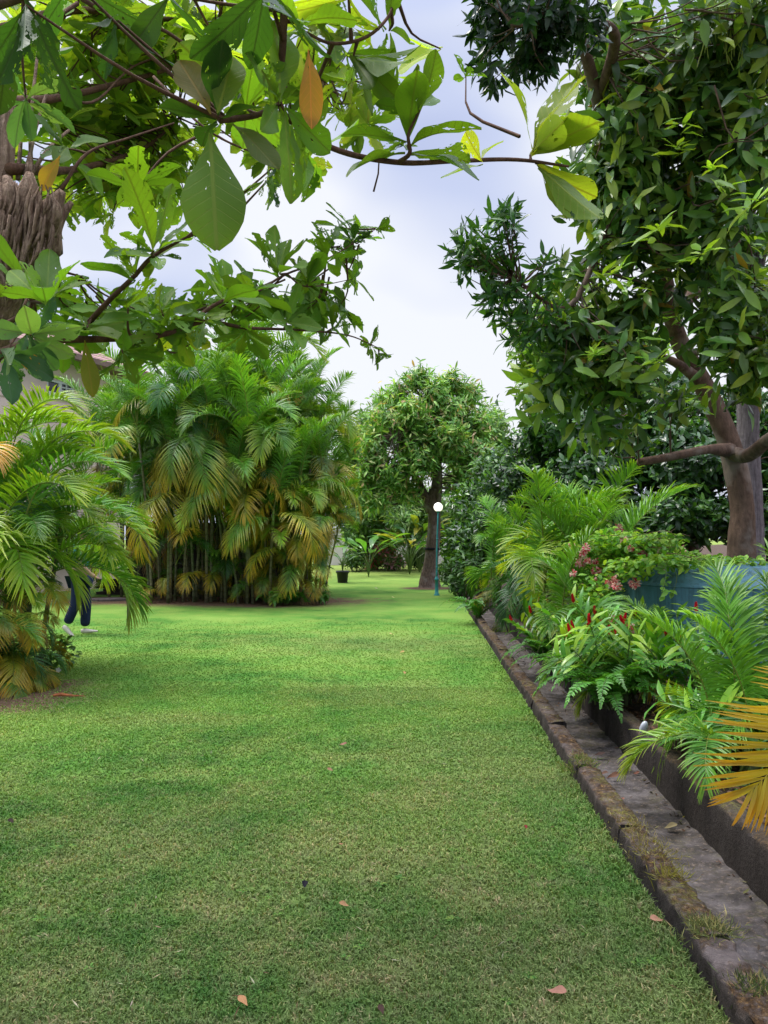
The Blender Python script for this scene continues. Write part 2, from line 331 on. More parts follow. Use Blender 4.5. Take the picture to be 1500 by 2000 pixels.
def leaves(mb, pos_, dir_, nrm, length, width, col, tm, bend=.15, fold=.25, ragged=0.0, holes=0.0, tipcol=None, whole=False):
    N = len(pos_); pos_ = np.asarray(pos_); d = unit(dir_); n = unit(nrm - d * np.sum(nrm * d, 1, keepdims=True)); s = np.cross(n, d)
    L = np.broadcast_to(length, (N,))[:, None]; Wd = np.broadcast_to(width, (N,))[:, None]
    Wv = np.tile(tm.W, (N, 1)); K = tm.nw + 1
    if ragged:
        q = rng.uniform(0, 1, (N, 1)); bites = np.ones((N, len(tm.T)))
        e = rng.uniform(0, 1, (N, tm.nl + 1, 2)); sev = ragged * (q ** 1.3)
        cut = np.where(e < .25 + .25 * sev[:, :, None], 1 - sev[:, :, None] * rng.uniform(.2, .85, e.shape), 1 - .06 * rng.uniform(0, 1, e.shape))
        cut[:, 0] = 1; fac = np.where(tm.Y[None] < 0, np.repeat(cut[:, :, 0], K, 1), np.repeat(cut[:, :, 1], K, 1))
        Wv = Wv * fac
    x = tm.T[None] * L; y = Wv * Wd * .5
    b = np.broadcast_to(bend, (N,))[:, None]; fo = np.broadcast_to(fold, (N,))[:, None]
    wav = .03 * np.sin(tm.T[None] * 9 + rng.uniform(0, 6, (N, 1))) * L * np.abs(tm.Y[None])
    z = -b * L * tm.T[None] ** 2 + fo * np.abs(y) + wav
    V = pos_[:, None] + x[..., None] * d[:, None] + y[..., None] * s[:, None] + z[..., None] * n[:, None]
    nv = len(tm.T); f = (tm.f[None] + np.arange(N)[:, None, None] * nv).reshape(-1, 4)
    if holes:
        sev = rng.uniform(0, 1, (N, 1)) ** 2; keep = (rng.uniform(0, 1, (N, len(tm.f))) > holes * sev * 1.5) | (np.tile(np.isin(tm.f % K, [tm.nw // 2]).any(1), (N, 1)) & (rng.uniform(0, 1, (N, len(tm.f))) > .02))
        f = f[keep.ravel()]
    c = np.repeat(np.asarray(col)[:, None], nv, 1)
    if tipcol is not None:
        k = np.clip((tm.T - .55) / .45, 0, 1)[None, :, None] * tipcol[1]; c = c * (1 - k) + np.array(tipcol[0]) * k
    uv = np.stack([np.tile(tm.T, (N, 1)), np.tile(tm.W, (N, 1)), np.repeat(rng.uniform(0, 1, (N, 1)) * (0 if whole else 1), nv, 1)], 2).reshape(-1, 3)
    mb.add(V.reshape(-1, 3), f, c.reshape(-1, 3), uv)
def perp(a):
    a = unit(a); r = rng.normal(size=a.shape); return unit(r - a * np.sum(r * a, 1, keepdims=True))
def palette(cols, n, jit=.18, w=None):
    cols = np.array(cols); k = rng.choice(len(cols), n, p=w); return cols[k] * rng.uniform(1 - jit, 1 + jit, (n, 1)) * rng.uniform(1 - jit * .4, 1 + jit * .4, (n, 3))
def rosettes(mb, C, A, nleaf, length, ratio, cols, tm, spread=(40, 95), droop=.25, w=None, ragged=0., holes=0., bend=.15, fold=.25, ljit=.25, clusterjit=.25, scatter=0.):
    C = np.asarray(C, float); A = unit(np.asarray(A, float)); M = len(C); n = M * nleaf
    c = np.repeat(C, nleaf, 0); a = np.repeat(A, nleaf, 0)
    base = perp(A); other = np.cross(A, base); ang = (np.tile(np.arange(nleaf), M) * 2.4 + rng.uniform(0, .7, n))[:, None]
    rad = np.repeat(base, nleaf, 0) * np.cos(ang) + np.repeat(other, nleaf, 0) * np.sin(ang)
    ph = np.radians(rng.uniform(*spread, n))[:, None]
    d = unit(a * np.cos(ph) + rad * np.sin(ph) + np.array([0, 0, -1.]) * rng.uniform(0, droop, (n, 1)))
    nr = a + rng.normal(size=(n, 3)) * .3
    L = np.broadcast_to(length, (M,)).repeat(nleaf) * rng.uniform(1 - ljit, 1 + ljit * .6, n)
    off = a * rng.uniform(-.12, .05, (n, 1)) * L[:, None]
    cc = palette(cols, n, .15, w) * np.repeat(rng.uniform(1 - clusterjit, 1 + clusterjit, M), nleaf)[:, None]
    if scatter: off = off + rng.normal(size=(n, 3)) * (scatter * L[:, None]) + a * (rng.uniform(-1.2, .1, (n, 1)) * scatter * 1.6 * L[:, None]); d = unit(d + rng.normal(size=(n, 3)) * scatter * .8)
    leaves(mb, c + off + d * .03 * L[:, None], d, nr, L, L * ratio * rng.uniform(.85, 1.15, n), cc, tm, bend * rng.uniform(.2, 1.6, n), fold, ragged, holes)
def ell_points(n, c, r, shell=.35):
    """points in an ellipsoid, biased outwards"""
    v = unit(rng.normal(size=(n, 3))); q = rng.uniform(shell, 1, (n, 1)) ** .6
    return np.asarray(c) + v * q * np.asarray(r), v

# ------------------------------------------------------------------ world and light
w = bpy.data.worlds.new("World"); scn.world = w; w.use_nodes = True; nt = w.node_tree; nt.nodes.clear()
SUN_EL, SUN_AZ = R(62), R(-75)      # azimuth measured from +Y towards +X
sky = nd(nt, 'TexSky', sky_type='NISHITA', sun_disc=False, sun_elevation=SUN_EL, sun_rotation=SUN_AZ)
sky.air_density = 1.2; sky.dust_density = 2.0
tc = nd(nt, 'TexCoord').outputs['Generated']
mp = mapping(nt, tc, (1.0, 1.0, 2.6)); cl = noise(nt, mp, 1.35, 3, .45, .3)
sepz = nd(nt, 'SeparateXYZ', ins={0: tc}).outputs[2]
cloud = ramp(nt, cl, [(.38, (4.6, 5.3, 8.2)), (.48, (6.6, 7.3, 9.8)), (.58, (10.2, 10.4, 11.0))])
zen = nd(nt, 'MapRange', interpolation_type='SMOOTHSTEP', ins={'Value': sepz, 'From Min': .55, 'From Max': .95, 'To Min': 1, 'To Max': 5.2}).outputs[0]
cv = nd(nt, 'VectorMath', operation='SCALE', ins={0: cloud, 'Scale': zen}).outputs[0]
mixs = mixc(nt, .87, sky.outputs[0], cv)
bg = nd(nt, 'Background'); nt.links.new(mixs, bg.inputs[0]); bg.inputs[1].default_value = .1
wo = nd(nt, 'OutputWorld'); nt.links.new(bg.outputs[0], wo.inputs[0])
sd = bpy.data.lights.new('sun', 'SUN'); sd.energy = 3.0; sd.angle = R(14); sd.color = (1, .95, .86)
so = bpy.data.objects.new('sun', sd); COL.objects.link(so)
sv = Vector((math.sin(SUN_AZ) * math.cos(SUN_EL), math.cos(SUN_AZ) * math.cos(SUN_EL), math.sin(SUN_EL)))
so.rotation_euler = (-sv).to_track_quat('-Z', 'Y').to_euler(); so.location = (0, 0, 30)
scn.view_settings.view_transform = 'Standard'; scn.view_settings.look = 'None'; scn.view_settings.exposure = 0; scn.view_settings.gamma = 1
scn.render.engine = 'CYCLES'; cy = scn.cycles
cy.max_bounces = 7; cy.diffuse_bounces = 3; cy.glossy_bounces = 2; cy.transmission_bounces = 4; cy.transparent_max_bounces = 10
cy.use_denoising = True; cy.caustics_reflective = False; cy.caustics_refractive = False; cy.sample_clamp_indirect = 6

# ------------------------------------------------------------------ the ground
SL = .048
def kx(y, off=0.986): return off + SL * y
def sheet(name, xs, ys, zf, m, xf=None):
    X, Y = np.meshgrid(xs, ys, indexing='ij'); XX = X if xf is None else xf(X, Y)
    Z = zf(XX, Y); n0, n1 = X.shape
    i, j = np.meshgrid(np.arange(n0 - 1), np.arange(n1 - 1), indexing='ij'); i = i.ravel(); j = j.ravel()
    mb = MB(); mb.add(np.stack([XX, Y, Z], 2).reshape(-1, 3), np.stack([i * n1 + j, (i + 1) * n1 + j, (i + 1) * n1 + j + 1, i * n1 + j + 1], 1))
    return mb.build(name, m)
LAWN = lawn_mat()
YE = 24.0
ys = np.concatenate([np.linspace(-6, YE, 61), np.linspace(25, 48, 24), [60, 100, 250, 900]])
def lawn_x(X, Y):   # X in 0..1 : 1 is the kerb line up to YE, then the lawn bends right
    right = np.where(Y < YE, kx(Y, .986), kx(YE, .986) + np.clip(Y - YE, 0, 8) * .25 + np.clip(Y - 48, 0, 900) * .6)
    return np.where(X < .999, -3 + (X - .6) * 110 * np.clip(1 + Y / 60, .9, 12), right) if False else right - (1 - X) * (45 + np.clip(Y, 0, 900) * .8)
def lawn_z(X, Y): return .03 * np.sin(X * .8) * np.sin(Y * .45) * np.clip((kx(Y) - X) / 2, 0, 1) * np.clip(1.2 - Y / 60, 0, 1)
lawn = sheet('lawn', 1 - np.linspace(0, 1, 70) ** 1.8, ys, lawn_z, LAWN, lawn_x); struct(lawn, 'mown green lawn running back between the palms and the kerb')
SOIL = concrete_mat('bed_soil', (.045, .028, .018), (.12, .08, .055), 0, grime=.2)
bed = sheet('planting_bed', np.linspace(0, 1, 50) ** 2, ys, lambda X, Y: .10 + .04 * np.sin(X * 5) * np.sin(Y * 3.1) + np.clip(X - 2.2, 0, 4) * .03, SOIL, lambda X, Y: np.where(Y < YE, kx(Y, 1.66), kx(YE, 1.66) + np.clip(Y - YE, 0, 8) * .25 + np.clip(Y - 48, 0, 900) * .6) + X * (60 + np.clip(Y, 0, 900)))
struct(bed, 'dark leaf-littered soil of the planting bed')
def strip(mb, prof, y0, y1, step=.12, amp=.006, mat_=None, chunks=None):
    """extrude a cross section (offset,z) along the kerb line with worn edges"""
    Y = np.arange(y0, y1, step); k = len(prof); V = []
    for y in Y:
        for (o, z) in prof: V.append([kx(y, o) + rng.normal() * amp, y, z + rng.normal() * amp])
    m = len(Y); i, j = np.meshgrid(np.arange(m - 1), np.arange(k - 1), indexing='ij'); i = i.ravel(); j = j.ravel()
    mb.add(V, np.stack([i * k + j, (i + 1) * k + j, (i + 1) * k + j + 1, i * k + j + 1], 1)[:, ::-1])
KERB = concrete_mat('mossy_kerb_concrete', (.055, .043, .038), (.155, .125, .115), 1.0)
CHAN = concrete_mat('drain_concrete', (.05, .042, .04), (.20, .175, .17), .45, (.04, .033, .016), .7)
RWALL = concrete_mat('dark_wall_concrete', (.03, .025, .022), (.085, .07, .063), .7, (.07, .045, .02), .5)  # concrete toned darker than the kerb and drain floor
mb = MB(); y = -1.0; i = 0
while y < YE:     # kerb blocks with open joints
    y2 = min(y + rng.uniform(.85, 1.1), YE); h = .11 + rng.normal() * .006; s = rng.normal() * .004
    strip(mb, [(.985 + s, -.1), (.984 + s, h * .5), (.986 + s, h - .012), (.996 + s, h), (1.04 + s, h + .004), (1.10 + s, h), (1.113 + s, h - .01), (1.116 + s, 0), (1.118 + s, -.2)], y, y2, .035, .0055); y = y2 + .004
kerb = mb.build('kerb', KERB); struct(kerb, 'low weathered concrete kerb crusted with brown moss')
mb = MB(); strip(mb, [(1.10, -.105), (1.2, -.118), (1.33, -.125), (1.45, -.12), (1.57, -.10)], -1, YE, .08, .005)
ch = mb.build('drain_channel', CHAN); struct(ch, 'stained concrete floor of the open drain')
mb = MB(); strip(mb, [(1.552, -.2), (1.552, 0), (1.551, .14), (1.565, .163), (1.61, .168), (1.66, .16), (1.675, .05)], -1, YE, .07, .005)
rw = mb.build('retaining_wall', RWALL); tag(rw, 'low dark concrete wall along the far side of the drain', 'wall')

# grass blades
def grass():
    mb = MB(); mb.smooth = False
    for (y0, y1, dens, hgt, wd) in ((1.9, 3.2, 17000, .019, .0027), (3.2, 5, 11000, .018, .0034), (5, 8, 6200, .015, .0048), (8, 15, 2300, .012, .007)):
        x0, x1 = -.56 * y1 - .6, kx(y1, .985); n = int((x1 - x0) * (y1 - y0) * dens)
        X = rng.uniform(x0, x1, n); Y = rng.uniform(y0, y1, n); k = (X > -.56 * Y - .6) & (X < kx(Y, .975))
        k &= rng.uniform(0, 1, n) < np.clip((14.8 - Y) / 7.5, 0, 1)
        k &= ((X + 4.3) / 1.3) ** 2 + ((Y - 7.5) / .95) ** 2 > rng.uniform(.35, 1.7, n)
        X, Y = X[k], Y[k]; n = len(X); Z = lawn_z(X, Y)
        a = rng.uniform(0, 6.283, n); h = hgt * rng.uniform(.5, 1.35, n); lean = rng.uniform(.3, 1.5, n)
        edge = (kx(Y) - X) < .10; h[edge] *= 1.7
        d = np.stack([np.cos(a), np.sin(a)], 1); s = np.stack([-np.sin(a), np.cos(a)], 1) * wd * rng.uniform(.6, 1.3, (n, 1))
        b = np.stack([X, Y], 1); ln = (h * lean)[:, None]
        v = np.zeros((n, 5, 3)); v[:, 0, :2] = b - s; v[:, 1, :2] = b + s; v[:, 0, 2] = v[:, 1, 2] = Z - .003
        v[:, 2, :2] = b + d * ln * .4 + s * .8; v[:, 3, :2] = b + d * ln * .4 - s * .8; v[:, 2, 2] = v[:, 3, 2] = Z + h * .7
        v[:, 4, :2] = b + d * ln; v[:, 4, 2] = Z + h * rng.uniform(.6, 1, n)
        o = (np.arange(n) * 5)[:, None]
        sp_ = float(np.interp(y0, [2, 8], [1, .45])); c = (1 + sp_ * rng.uniform(-.32, .30, (n, 1))) * np.ones((n, 3)); dry = rng.uniform(0, 1, n) < (.12 if y0 < 5 else .05); c[dry] = np.array([2.0, 1.35, 1.9]) * rng.uniform(.7, 1.2, (dry.sum(), 1))
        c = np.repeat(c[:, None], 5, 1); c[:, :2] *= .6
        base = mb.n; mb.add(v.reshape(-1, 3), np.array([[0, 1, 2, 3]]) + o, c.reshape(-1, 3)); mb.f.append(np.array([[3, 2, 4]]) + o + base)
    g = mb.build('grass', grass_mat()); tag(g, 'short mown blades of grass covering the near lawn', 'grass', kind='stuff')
grass()
# moss and grass tufts growing over the kerb
TUFT = leaf_mat('tuft_blade', .3, .6, .1, tint=(1.3, 1.3, .6), var=.2)
def tuft(px, py, label, n=420, rx=.1, ry=.1, h=.05, col=(.20, .22, .06)):
    g = G(px, py, .11); t = thing('grass_tuft', label, 'grass tuft', g, 'grass tufts growing over the kerb'); mb = MB()
    b = rng.normal(size=(n, 2)) * [rx * .5, ry * .5]; z = np.zeros(n) - .004
    over = (g[0] + b[:, 0]) < kx(g[1] + b[:, 1], .985); z[over] = -.05 
    p = np.stack([b[:, 0], b[:, 1], z], 1); d = unit(np.stack([b[:, 0] * 6, b[:, 1] * 6, np.ones(n) * .7], 1) + rng.normal(size=(n, 3)) * .6)
    d[:, 2] = np.abs(d[:, 2])
    leaves(mb, p, d, rng.normal(size=(n, 3)), h * rng.uniform(.5, 1.4, n), .0035, palette([col, [c * .6 for c in col], (.33, .29, .12)], n), T_FAR, .4, 0)
    mb.build('blades', TUFT, t)
tuft(1130, 1488, 'pale green grass tuft spilling over the kerb beside the fern', 500, .10, .12, .04, (.17, .26, .05))
tuft(1275, 1660, 'yellowish moss tuft on the kerb middle', 380, .09, .22, .035, (.26, .22, .04))
tuft(1310, 1712, 'small star shaped yellow weed on the kerb', 120, .07, .06, .05, (.30, .28, .04))
tuft(1385, 1815, 'bushy dull green tuft lying across the kerb', 520, .085, .08, .04, (.16, .19, .07))
tuft(1478, 1928, 'dark grass tuft at the near end of the kerb', 420, .08, .07, .035, (.09, .13, .04))
tuft(1235, 1610, 'thin mossy patch on the kerb', 220, .08, .2, .025, (.22, .18, .04))

# ------------------------------------------------------------------ palms
GREEN = [(.055, .17, .02)]
def frond_mesh(name, e0, e1, nl=54, ll=.33, lw=.0145, col=GREEN[0], tip=None, tipamt=.0, rach=(.20, .24, .05), v=35, droop=.35, pet=.2, seed=0, ragged=.3, twist=0, shape='palm', fwd=52):
    """pinnate frond of length 1, leaving the origin along +X at elevation e0 degrees and ending at e1"""
    global rng; keep = rng; rng = np.random.default_rng(seed + 100)
    mb = MB(); ns = 26; t = np.linspace(0, 1, ns); el = np.radians(e0 + (e1 - e0) * t ** 1.25)
    dx = np.cos(el); dz = np.sin(el); side = np.cumsum(np.full(ns, twist / ns) * t) 
    x = np.concatenate([[0], np.cumsum(dx[:-1])]) / (ns - 1); z = np.concatenate([[0], np.cumsum(dz[:-1])]) / (ns - 1)
    C = np.stack([x, side * .3, z], 1); tube(mb, C, np.interp(t, [0, .2, 1], [.011, .006, .0015]), 4, rach, smooth=False, capend=False)
    T = unit(np.gradient(C, axis=0)); Nn = np.cross(T, np.array([0, 1., 0])); Nn = unit(np.cross(np.array([0, -1., 0]), T) * -1); Nn[Nn[:, 2] < 0] *= -1
    ts = np.linspace(pet, .985, nl)
    for sgn in (-1, 1):
        tt = np.clip(ts + rng.normal(size=nl) * .004, 0, 1)
        if shape == 'palm': L = ll * np.interp((tt - pet) / (1 - pet), [0, .12, .4, .7, 1], [.55, .85, 1, .82, .38])
        else: L = ll * np.interp((tt - pet) / (1 - pet), [0, .1, .3, .6, 1], [.5, .85, 1, .75, .05])
        L = L * rng.uniform(.9, 1.06, nl)
        p = np.stack([np.interp(tt, t, C[:, k]) for k in range(3)], 1); Tt = unit(np.stack([np.interp(tt, t, T[:, k]) for k in range(3)], 1))
        Nt = unit(np.stack([np.interp(tt, t, Nn[:, k]) for k in range(3)], 1)); S = np.cross(Nt, Tt) * sgn
        a = np.radians(np.interp((tt - pet) / (1 - pet), [0, .8, 1], [fwd + 14, fwd - 8, 18]) + rng.normal(size=nl) * 4); vv = np.radians(v + rng.normal(size=nl) * 7)
        d = Tt * np.cos(a)[:, None] + (S * np.cos(vv)[:, None] + Nt * np.sin(vv)[:, None]) * np.sin(a)[:, None]
        nm = Nt * np.cos(vv)[:, None] - S * np.sin(vv)[:, None]
        st = 5; q = np.linspace(0, 1, st + 1); W = lw * np.array([.35, .9, 1.0, .85, .55, .08])
        side_ = np.cross(nm, d); V = np.zeros((nl, st + 1, 3, 3)); dr = droop * rng.uniform(.6, 1.4, nl)
        for k, qq in enumerate(q):
            c = p + d * (L * qq)[:, None] + np.array([0, 0, -1.]) * (L * dr * qq ** 2.2)[:, None]
            V[:, k, 0] = c - side_ * W[k] * .5 + nm * W[k] * .12; V[:, k, 1] = c - nm * W[k] * .10; V[:, k, 2] = c + side_ * W[k] * .5 + nm * W[k] * .12
        o = np.arange(nl)[:, None, None] * (st + 1) * 3
        f = np.array([[[k * 3 + j, k * 3 + j + 1, (k + 1) * 3 + j + 1, (k + 1) * 3 + j] for k in range(st) for j in (0, 1)]]) + o
        f = f.reshape(nl, -1, 4); f = f[rng.uniform(0, 1, nl) > ragged * .35].reshape(-1, 4)
        cc = np.tile(np.array(col), (nl, st + 1, 3, 1)) * rng.uniform(.82, 1.18, (nl, 1, 1, 1))
        if tip is not None:
            k = np.clip(q[None, :] * 1.1 + ((tt - .5) * .9)[:, None] - (1 - tipamt), 0, 1) * np.clip(rng.uniform(.5, 1.5, (nl, 1)), 0, 1)
            cc = cc * (1 - k[..., None, None]) + np.array(tip) * k[..., None, None]
        mb.add(V.reshape(-1, 3), f, cc.reshape(-1, 3))
    rng = keep; return mb.mesh(name, L_PALM)
YEL = (.55, .36, .03); BRN = (.36, .24, .13); LIME = (.26, .40, .035); DK = (.025, .085, .014)
FR = {}
def fam(key, **k):
    FR[key] = [frond_mesh('frond', **{**k, 'seed': s * 7 + len(FR) * 31, 'e0': k['e0'] + (s - 1) * 7, 'e1': k['e1'] + (s - 1) * 12, 'twist': (s - 1) * .5}) for s in range(3)]
fam('arch', e0=72, e1=-45, col=(.085, .24, .028), tip=LIME, tipamt=.35)
fam('lime', e0=66, e1=-50, lw=.0165, col=(.19, .37, .032), tip=(.40, .43, .035), tipamt=.5)
fam('up', e0=84, e1=25, col=(.11, .28, .03), tip=LIME, tipamt=.3, v=42)
fam('dark', e0=60, e1=-60, col=(.04, .14, .025), tip=(.07, .18, .03), tipamt=.3, droop=.5)
fam('hang', e0=35, e1=-85, col=(.11, .25, .03), tip=YEL, tipamt=.55, v=10, droop=.6)
fam('yell', e0=45, e1=-75, col=(.24, .33, .035), tip=YEL, tipamt=.9, v=15, droop=.5)
fam('gold', e0=40, e1=-70, col=(.40, .25, .02), tip=(.42, .22, .02), tipamt=.9, v=15, droop=.4, rach=(.4, .3, .05))
fam('brown', e0=10, e1=-88, col=(.20, .13, .06), tip=BRN, tipamt=1, v=0, droop=.8, ragged=.8, rach=(.2, .13, .06))
fam('fern', e0=70, e1=-55, nl=44, ll=.13, lw=.022, col=(.07, .24, .025), tip=(.14, .33, .035), tipamt=.3, v=5, droop=.15, pet=.08, shape='fern', rach=(.08, .1, .03), fwd=72)
FCOUNT = {}
def frond(parent, key, loc, az, tilt=0, scale=1.0, roll=0, name='frond', label=None):
    o = link(name, random.choice(FR[key]), parent, tuple(float(q) for q in loc))
    o.rotation_euler = (R(roll), R(-tilt), R(az)); s = float(scale); o.scale = (s, s, s * random.uniform(.92, 1.08))
    if label: o['label'] = label
    return o
def palm_clump(label, base, stems, group=None, keys=('arch', 'lime', 'up', 'dark', 'hang'), kw=None, fl=1.6, nf=7, name='areca_palm', cr=.035, faceaz=None, low=0, leancap=.35, spare=None, canecol=None, upk=.25, azr=(0, 360), lowaz=(0, 360), lowz=.5, lows=(.4, .65)):
    """stems: list of (dx,dy,height,leanx,leany)"""
    t = thing(name, label, 'palm', base, group); cnt = 0
    for (dx, dy, h, lx, ly) in stems:
        m = MB(); r = cr * random.uniform(.8, 1.2); k = 8
        q = np.linspace(0, 1, k); C = np.stack([dx + lx * q ** 1.6, dy + ly * q ** 1.6, h * q - .03], 1)
        c = np.array(canecol if canecol else random.choice([(.08, .10, .035), (.12, .13, .06), (.06, .085, .03), (.14, .125, .07)]))
        tube(m, C, np.interp(q, [0, .1, 1], [r * 1.3, r, r * .8]), 7, c, smooth=False); m.build('stem', CANE, t)
        T = unit(C[-1] - C[-2]); m2 = MB(); tip = C[-1] + T * h * .0
        sh = min(.5, fl * .22); tube(m2, [tip, tip + T * sh * .5, tip + T * sh], [r * .95, r * 1.1, r * .5], 7, (.16, .26, .05)); m2.build('crownshaft', CANE, t)
        a0 = random.uniform(0, 360)
        for i in range(nf):
            if cnt >= 96: break
            az = azr[0] + (a0 + i * 137.5 + random.uniform(-15, 15)) % (azr[1] - azr[0]); k = i / max(1, nf - 1)
            if k < upk: key = 'up'; tl = random.uniform(-5, 6)
            else: key = random.choices(keys, kw)[0]; tl = random.uniform(-22, 10) - 14 * k
            frond(t, key, tip + T * sh * (1 - k * .8), az, tl, fl * random.uniform(.8, 1.1), random.uniform(-15, 15)); cnt += 1
    for i in range(low):
        if cnt >= 100: break
        a = random.uniform(*lowaz); rr = random.uniform(.1, .45)
        frond(t, random.choice(['dark', 'hang', 'yell', 'arch', 'lime', 'arch', 'dark', 'hang', 'yell', 'lime', 'brown']), (rr * math.cos(R(a)), rr * math.sin(R(a)), random.uniform(.05, lowz)), a, random.uniform(-20, 15), fl * random.uniform(*lows), random.uniform(-20, 20)); cnt += 1
    return t
def ring_stems(n, rad, h0, h1, lean=.5, seed=1, sx=1.0, sy=1.0):
    r = random.Random(seed); out = []
    for i in range(n):
        a = i * 2.4 + r.uniform(-.4, .4); q = rad * math.sqrt((i + .5) / n); dx, dy = q * math.cos(a) * sx, q * math.sin(a) * sy
        h = r.uniform(h0, h1) * (1.08 - .35 * (q / rad)); l = lean * (q / rad) * h * r.uniform(.6, 1.3)
        out.append((dx, dy, h, l * math.cos(a), l * math.sin(a)))
    return out

# near clump on the left
def front_palm():
    b = G(15, 1325)
    t = palm_clump('bushy palm at the left edge of the lawn with lime fronds and yellowing lower leaves', (b[0], b[1] + .15, 0), ring_stems(8, .42, .6, 1.6, .2, 3), keys=('arch', 'lime', 'up', 'dark', 'yell'), kw=(3, 8, 1, .8, .35), fl=1.55, nf=7, low=32, lowaz=(170, 365), lows=(.28, .52), lowz=1.1)
    return t, b
FP, fb = front_palm()
# long drooping fronds reaching over the lawn
for (px, py, D, az, tl, s, key) in ((110, 1085, 8.3, -2, -12, 1.2, 'lime'), (50, 1010, 7.9, -10, 3, 1.35, 'arch'), (40, 960, 8.2, 5, 8, 1.4, 'lime'), (-30, 930, 7.8, -60, 2, 1.0, 'gold'), (40, 1200, 7.9, -50, -28, .6, 'yell'), (10, 1190, 7.8, -75, -28, .7, 'yell'), (20, 900, 8.2, -20, 20, 1.3, 'lime'), (-20, 960, 8.5, -8, 14, 1.4, 'lime'), (10, 1010, 8.1, 22, 10, 1.35, 'lime'), (60, 1060, 8.4, -28, -2, 1.2, 'lime'), (0, 1040, 7.9, -18, 12, 1.3, 'lime'), (30, 1080, 7.9, -45, 0, 1.0, 'arch'), (-40, 930, 8.4, 12, 18, 1.45, 'lime'), (70, 1120, 8.2, 14, -14, 1.1, 'lime'), (-10, 1120, 7.8, -70, -4, .95, 'lime'), (40, 980, 8.6, 50, 14, 1.3, 'arch')):
    p = P(px, py, D); frond(FP, key, p - np.array(FP.location), az, tl, s)

def prune(root, x0, x1, y0, y1, lim):
    bpy.context.view_layer.update()
    for o in [c for c in root.children if c.name.startswith('frond')]:
        n = len(o.data.vertices); v = np.empty(n * 3, 'f'); o.data.vertices.foreach_get('co', v); v = v.reshape(-1, 3) @ np.array(o.matrix_world)[:3, :3].T + np.array(o.matrix_world)[:3, 3]
        qx, qy = project(v)
        if np.mean((qx > x0) & (qx < x1) & (qy > y0) & (qy < y1)) > lim: bpy.data.objects.remove(o)
def project(p):
    d = np.asarray(p) - [0, 0, CAMZ]; f = d[..., 1] * math.cos(PITCH) + d[..., 2] * math.sin(PITCH); u = -d[..., 1] * math.sin(PITCH) + d[..., 2] * math.cos(PITCH)
    return 750 + F * d[..., 0] / f, 1000 - F * u / f
FP2 = palm_clump('low dark palm with yellow tipped fronds at the foot of the bushy left palm', (-4.15, 7.85, 0), ring_stems(5, .3, .15, .5, .2, 77), keys=('dark', 'arch', 'yell', 'hang'), kw=(4, 2, 1.6, 1), fl=.85, nf=6, low=52, lowaz=(150, 390), lows=(.5, .85), lowz=.75)
prune(FP, 132, 215, 1178, 1330, .10); prune(FP, 310, 2000, 0, 2000, .02); prune(FP2, 136, 400, 1165, 1330, .12); prune(FP2, 150, 400, 0, 2000, .3)
# large clump group in the middle left, six plants
spots = [(330, 1168, 18.6, 4.4, 11, 1.9), (410, 1172, 18.9, 4.3, 11, 2.1), (480, 1172, 18.8, 4.1, 12, 1.95), (520, 1170, 18.7, 3.2, 11, 1.75), (385, 1160, 20.6, 4.6, 10, 2.2), (470, 1155, 21.0, 5.3, 10, 2.3), (540, 1150, 21.2, 5.2, 10, 2.1), (575, 1158, 19.4, 3.2, 10, 1.7), (248, 1160, 20.4, 4.7, 9, 1.9)]
lab = ['slender multi stemmed palm nearest the house wall in the big clump', 'tall palm with brown hanging frond in the middle of the big clump', 'leafy palm with orange tipped frond at the front of the big clump', 'low dense palm fanning to the lawn at the front of the big clump', 'tall palm behind the clump with pale bare stems', 'tallest feathery palm rising above the back of the big clump', 'feathery palm with sunlit pale fronds at the back of the big clump', 'yellowing palm with tall stems inside the lawn end of the big clump', 'thin dark palm in front of the pink house wall']
for i, (px, py, D, h, n, fl) in enumerate(spots):
    x = (px - 750) / F * D
    keys = ('arch', 'lime', 'dark', 'hang', 'yell', 'brown'); kw = (4, 3.5, 1.6, 2, 1.4, .25)
    if i in (3, 7): kw = (2, 4, .4, 2.5, 5, .1)
    if i in (5, 6): kw = (3, 5, .5, 1.5, 3.2, .2)
    if i in (0, 4, 8): kw = (3, 1.5, 4, 1.5, .3, .4)
    cp = palm_clump(lab[i], (x, D, 0), ring_stems(n + (2 if i in (3, 7) else 0), .75, h * .72, h * 1.16, .17 if i not in (3, 7) else .28, 20 + i), 'areca palms of the big clump by the house', keys, kw, fl, 7, upk=.4, low=26 if i in (2, 3, 7) else 20, lowaz=(190, 350) if i in (2, 3, 7) else (150, 390), lowz=h * (.9 if i in (2, 3, 7) else .55), lows=(.35, .75), cr=.035)
    prune(cp, 712, 3000, 0, 1400, .04)
cp = palm_clump('yellow green palm sweeping to the grass beside the black plant pot', ((596 - 750) / F * 18.6, 18.6, 0), ring_stems(9, .5, .8, 2.3, .15, 91), 'areca palms of the big clump by the house', ('lime', 'yell', 'hang', 'arch'), (4, 4, 3, 2), 1.45, 7, low=36, lowz=1.9, lows=(.5, .85), lowaz=(180, 380), cr=.025)
prune(cp, 700, 3000, 0, 1400, .10); prune(cp, 648, 705, 1060, 1150, .10)
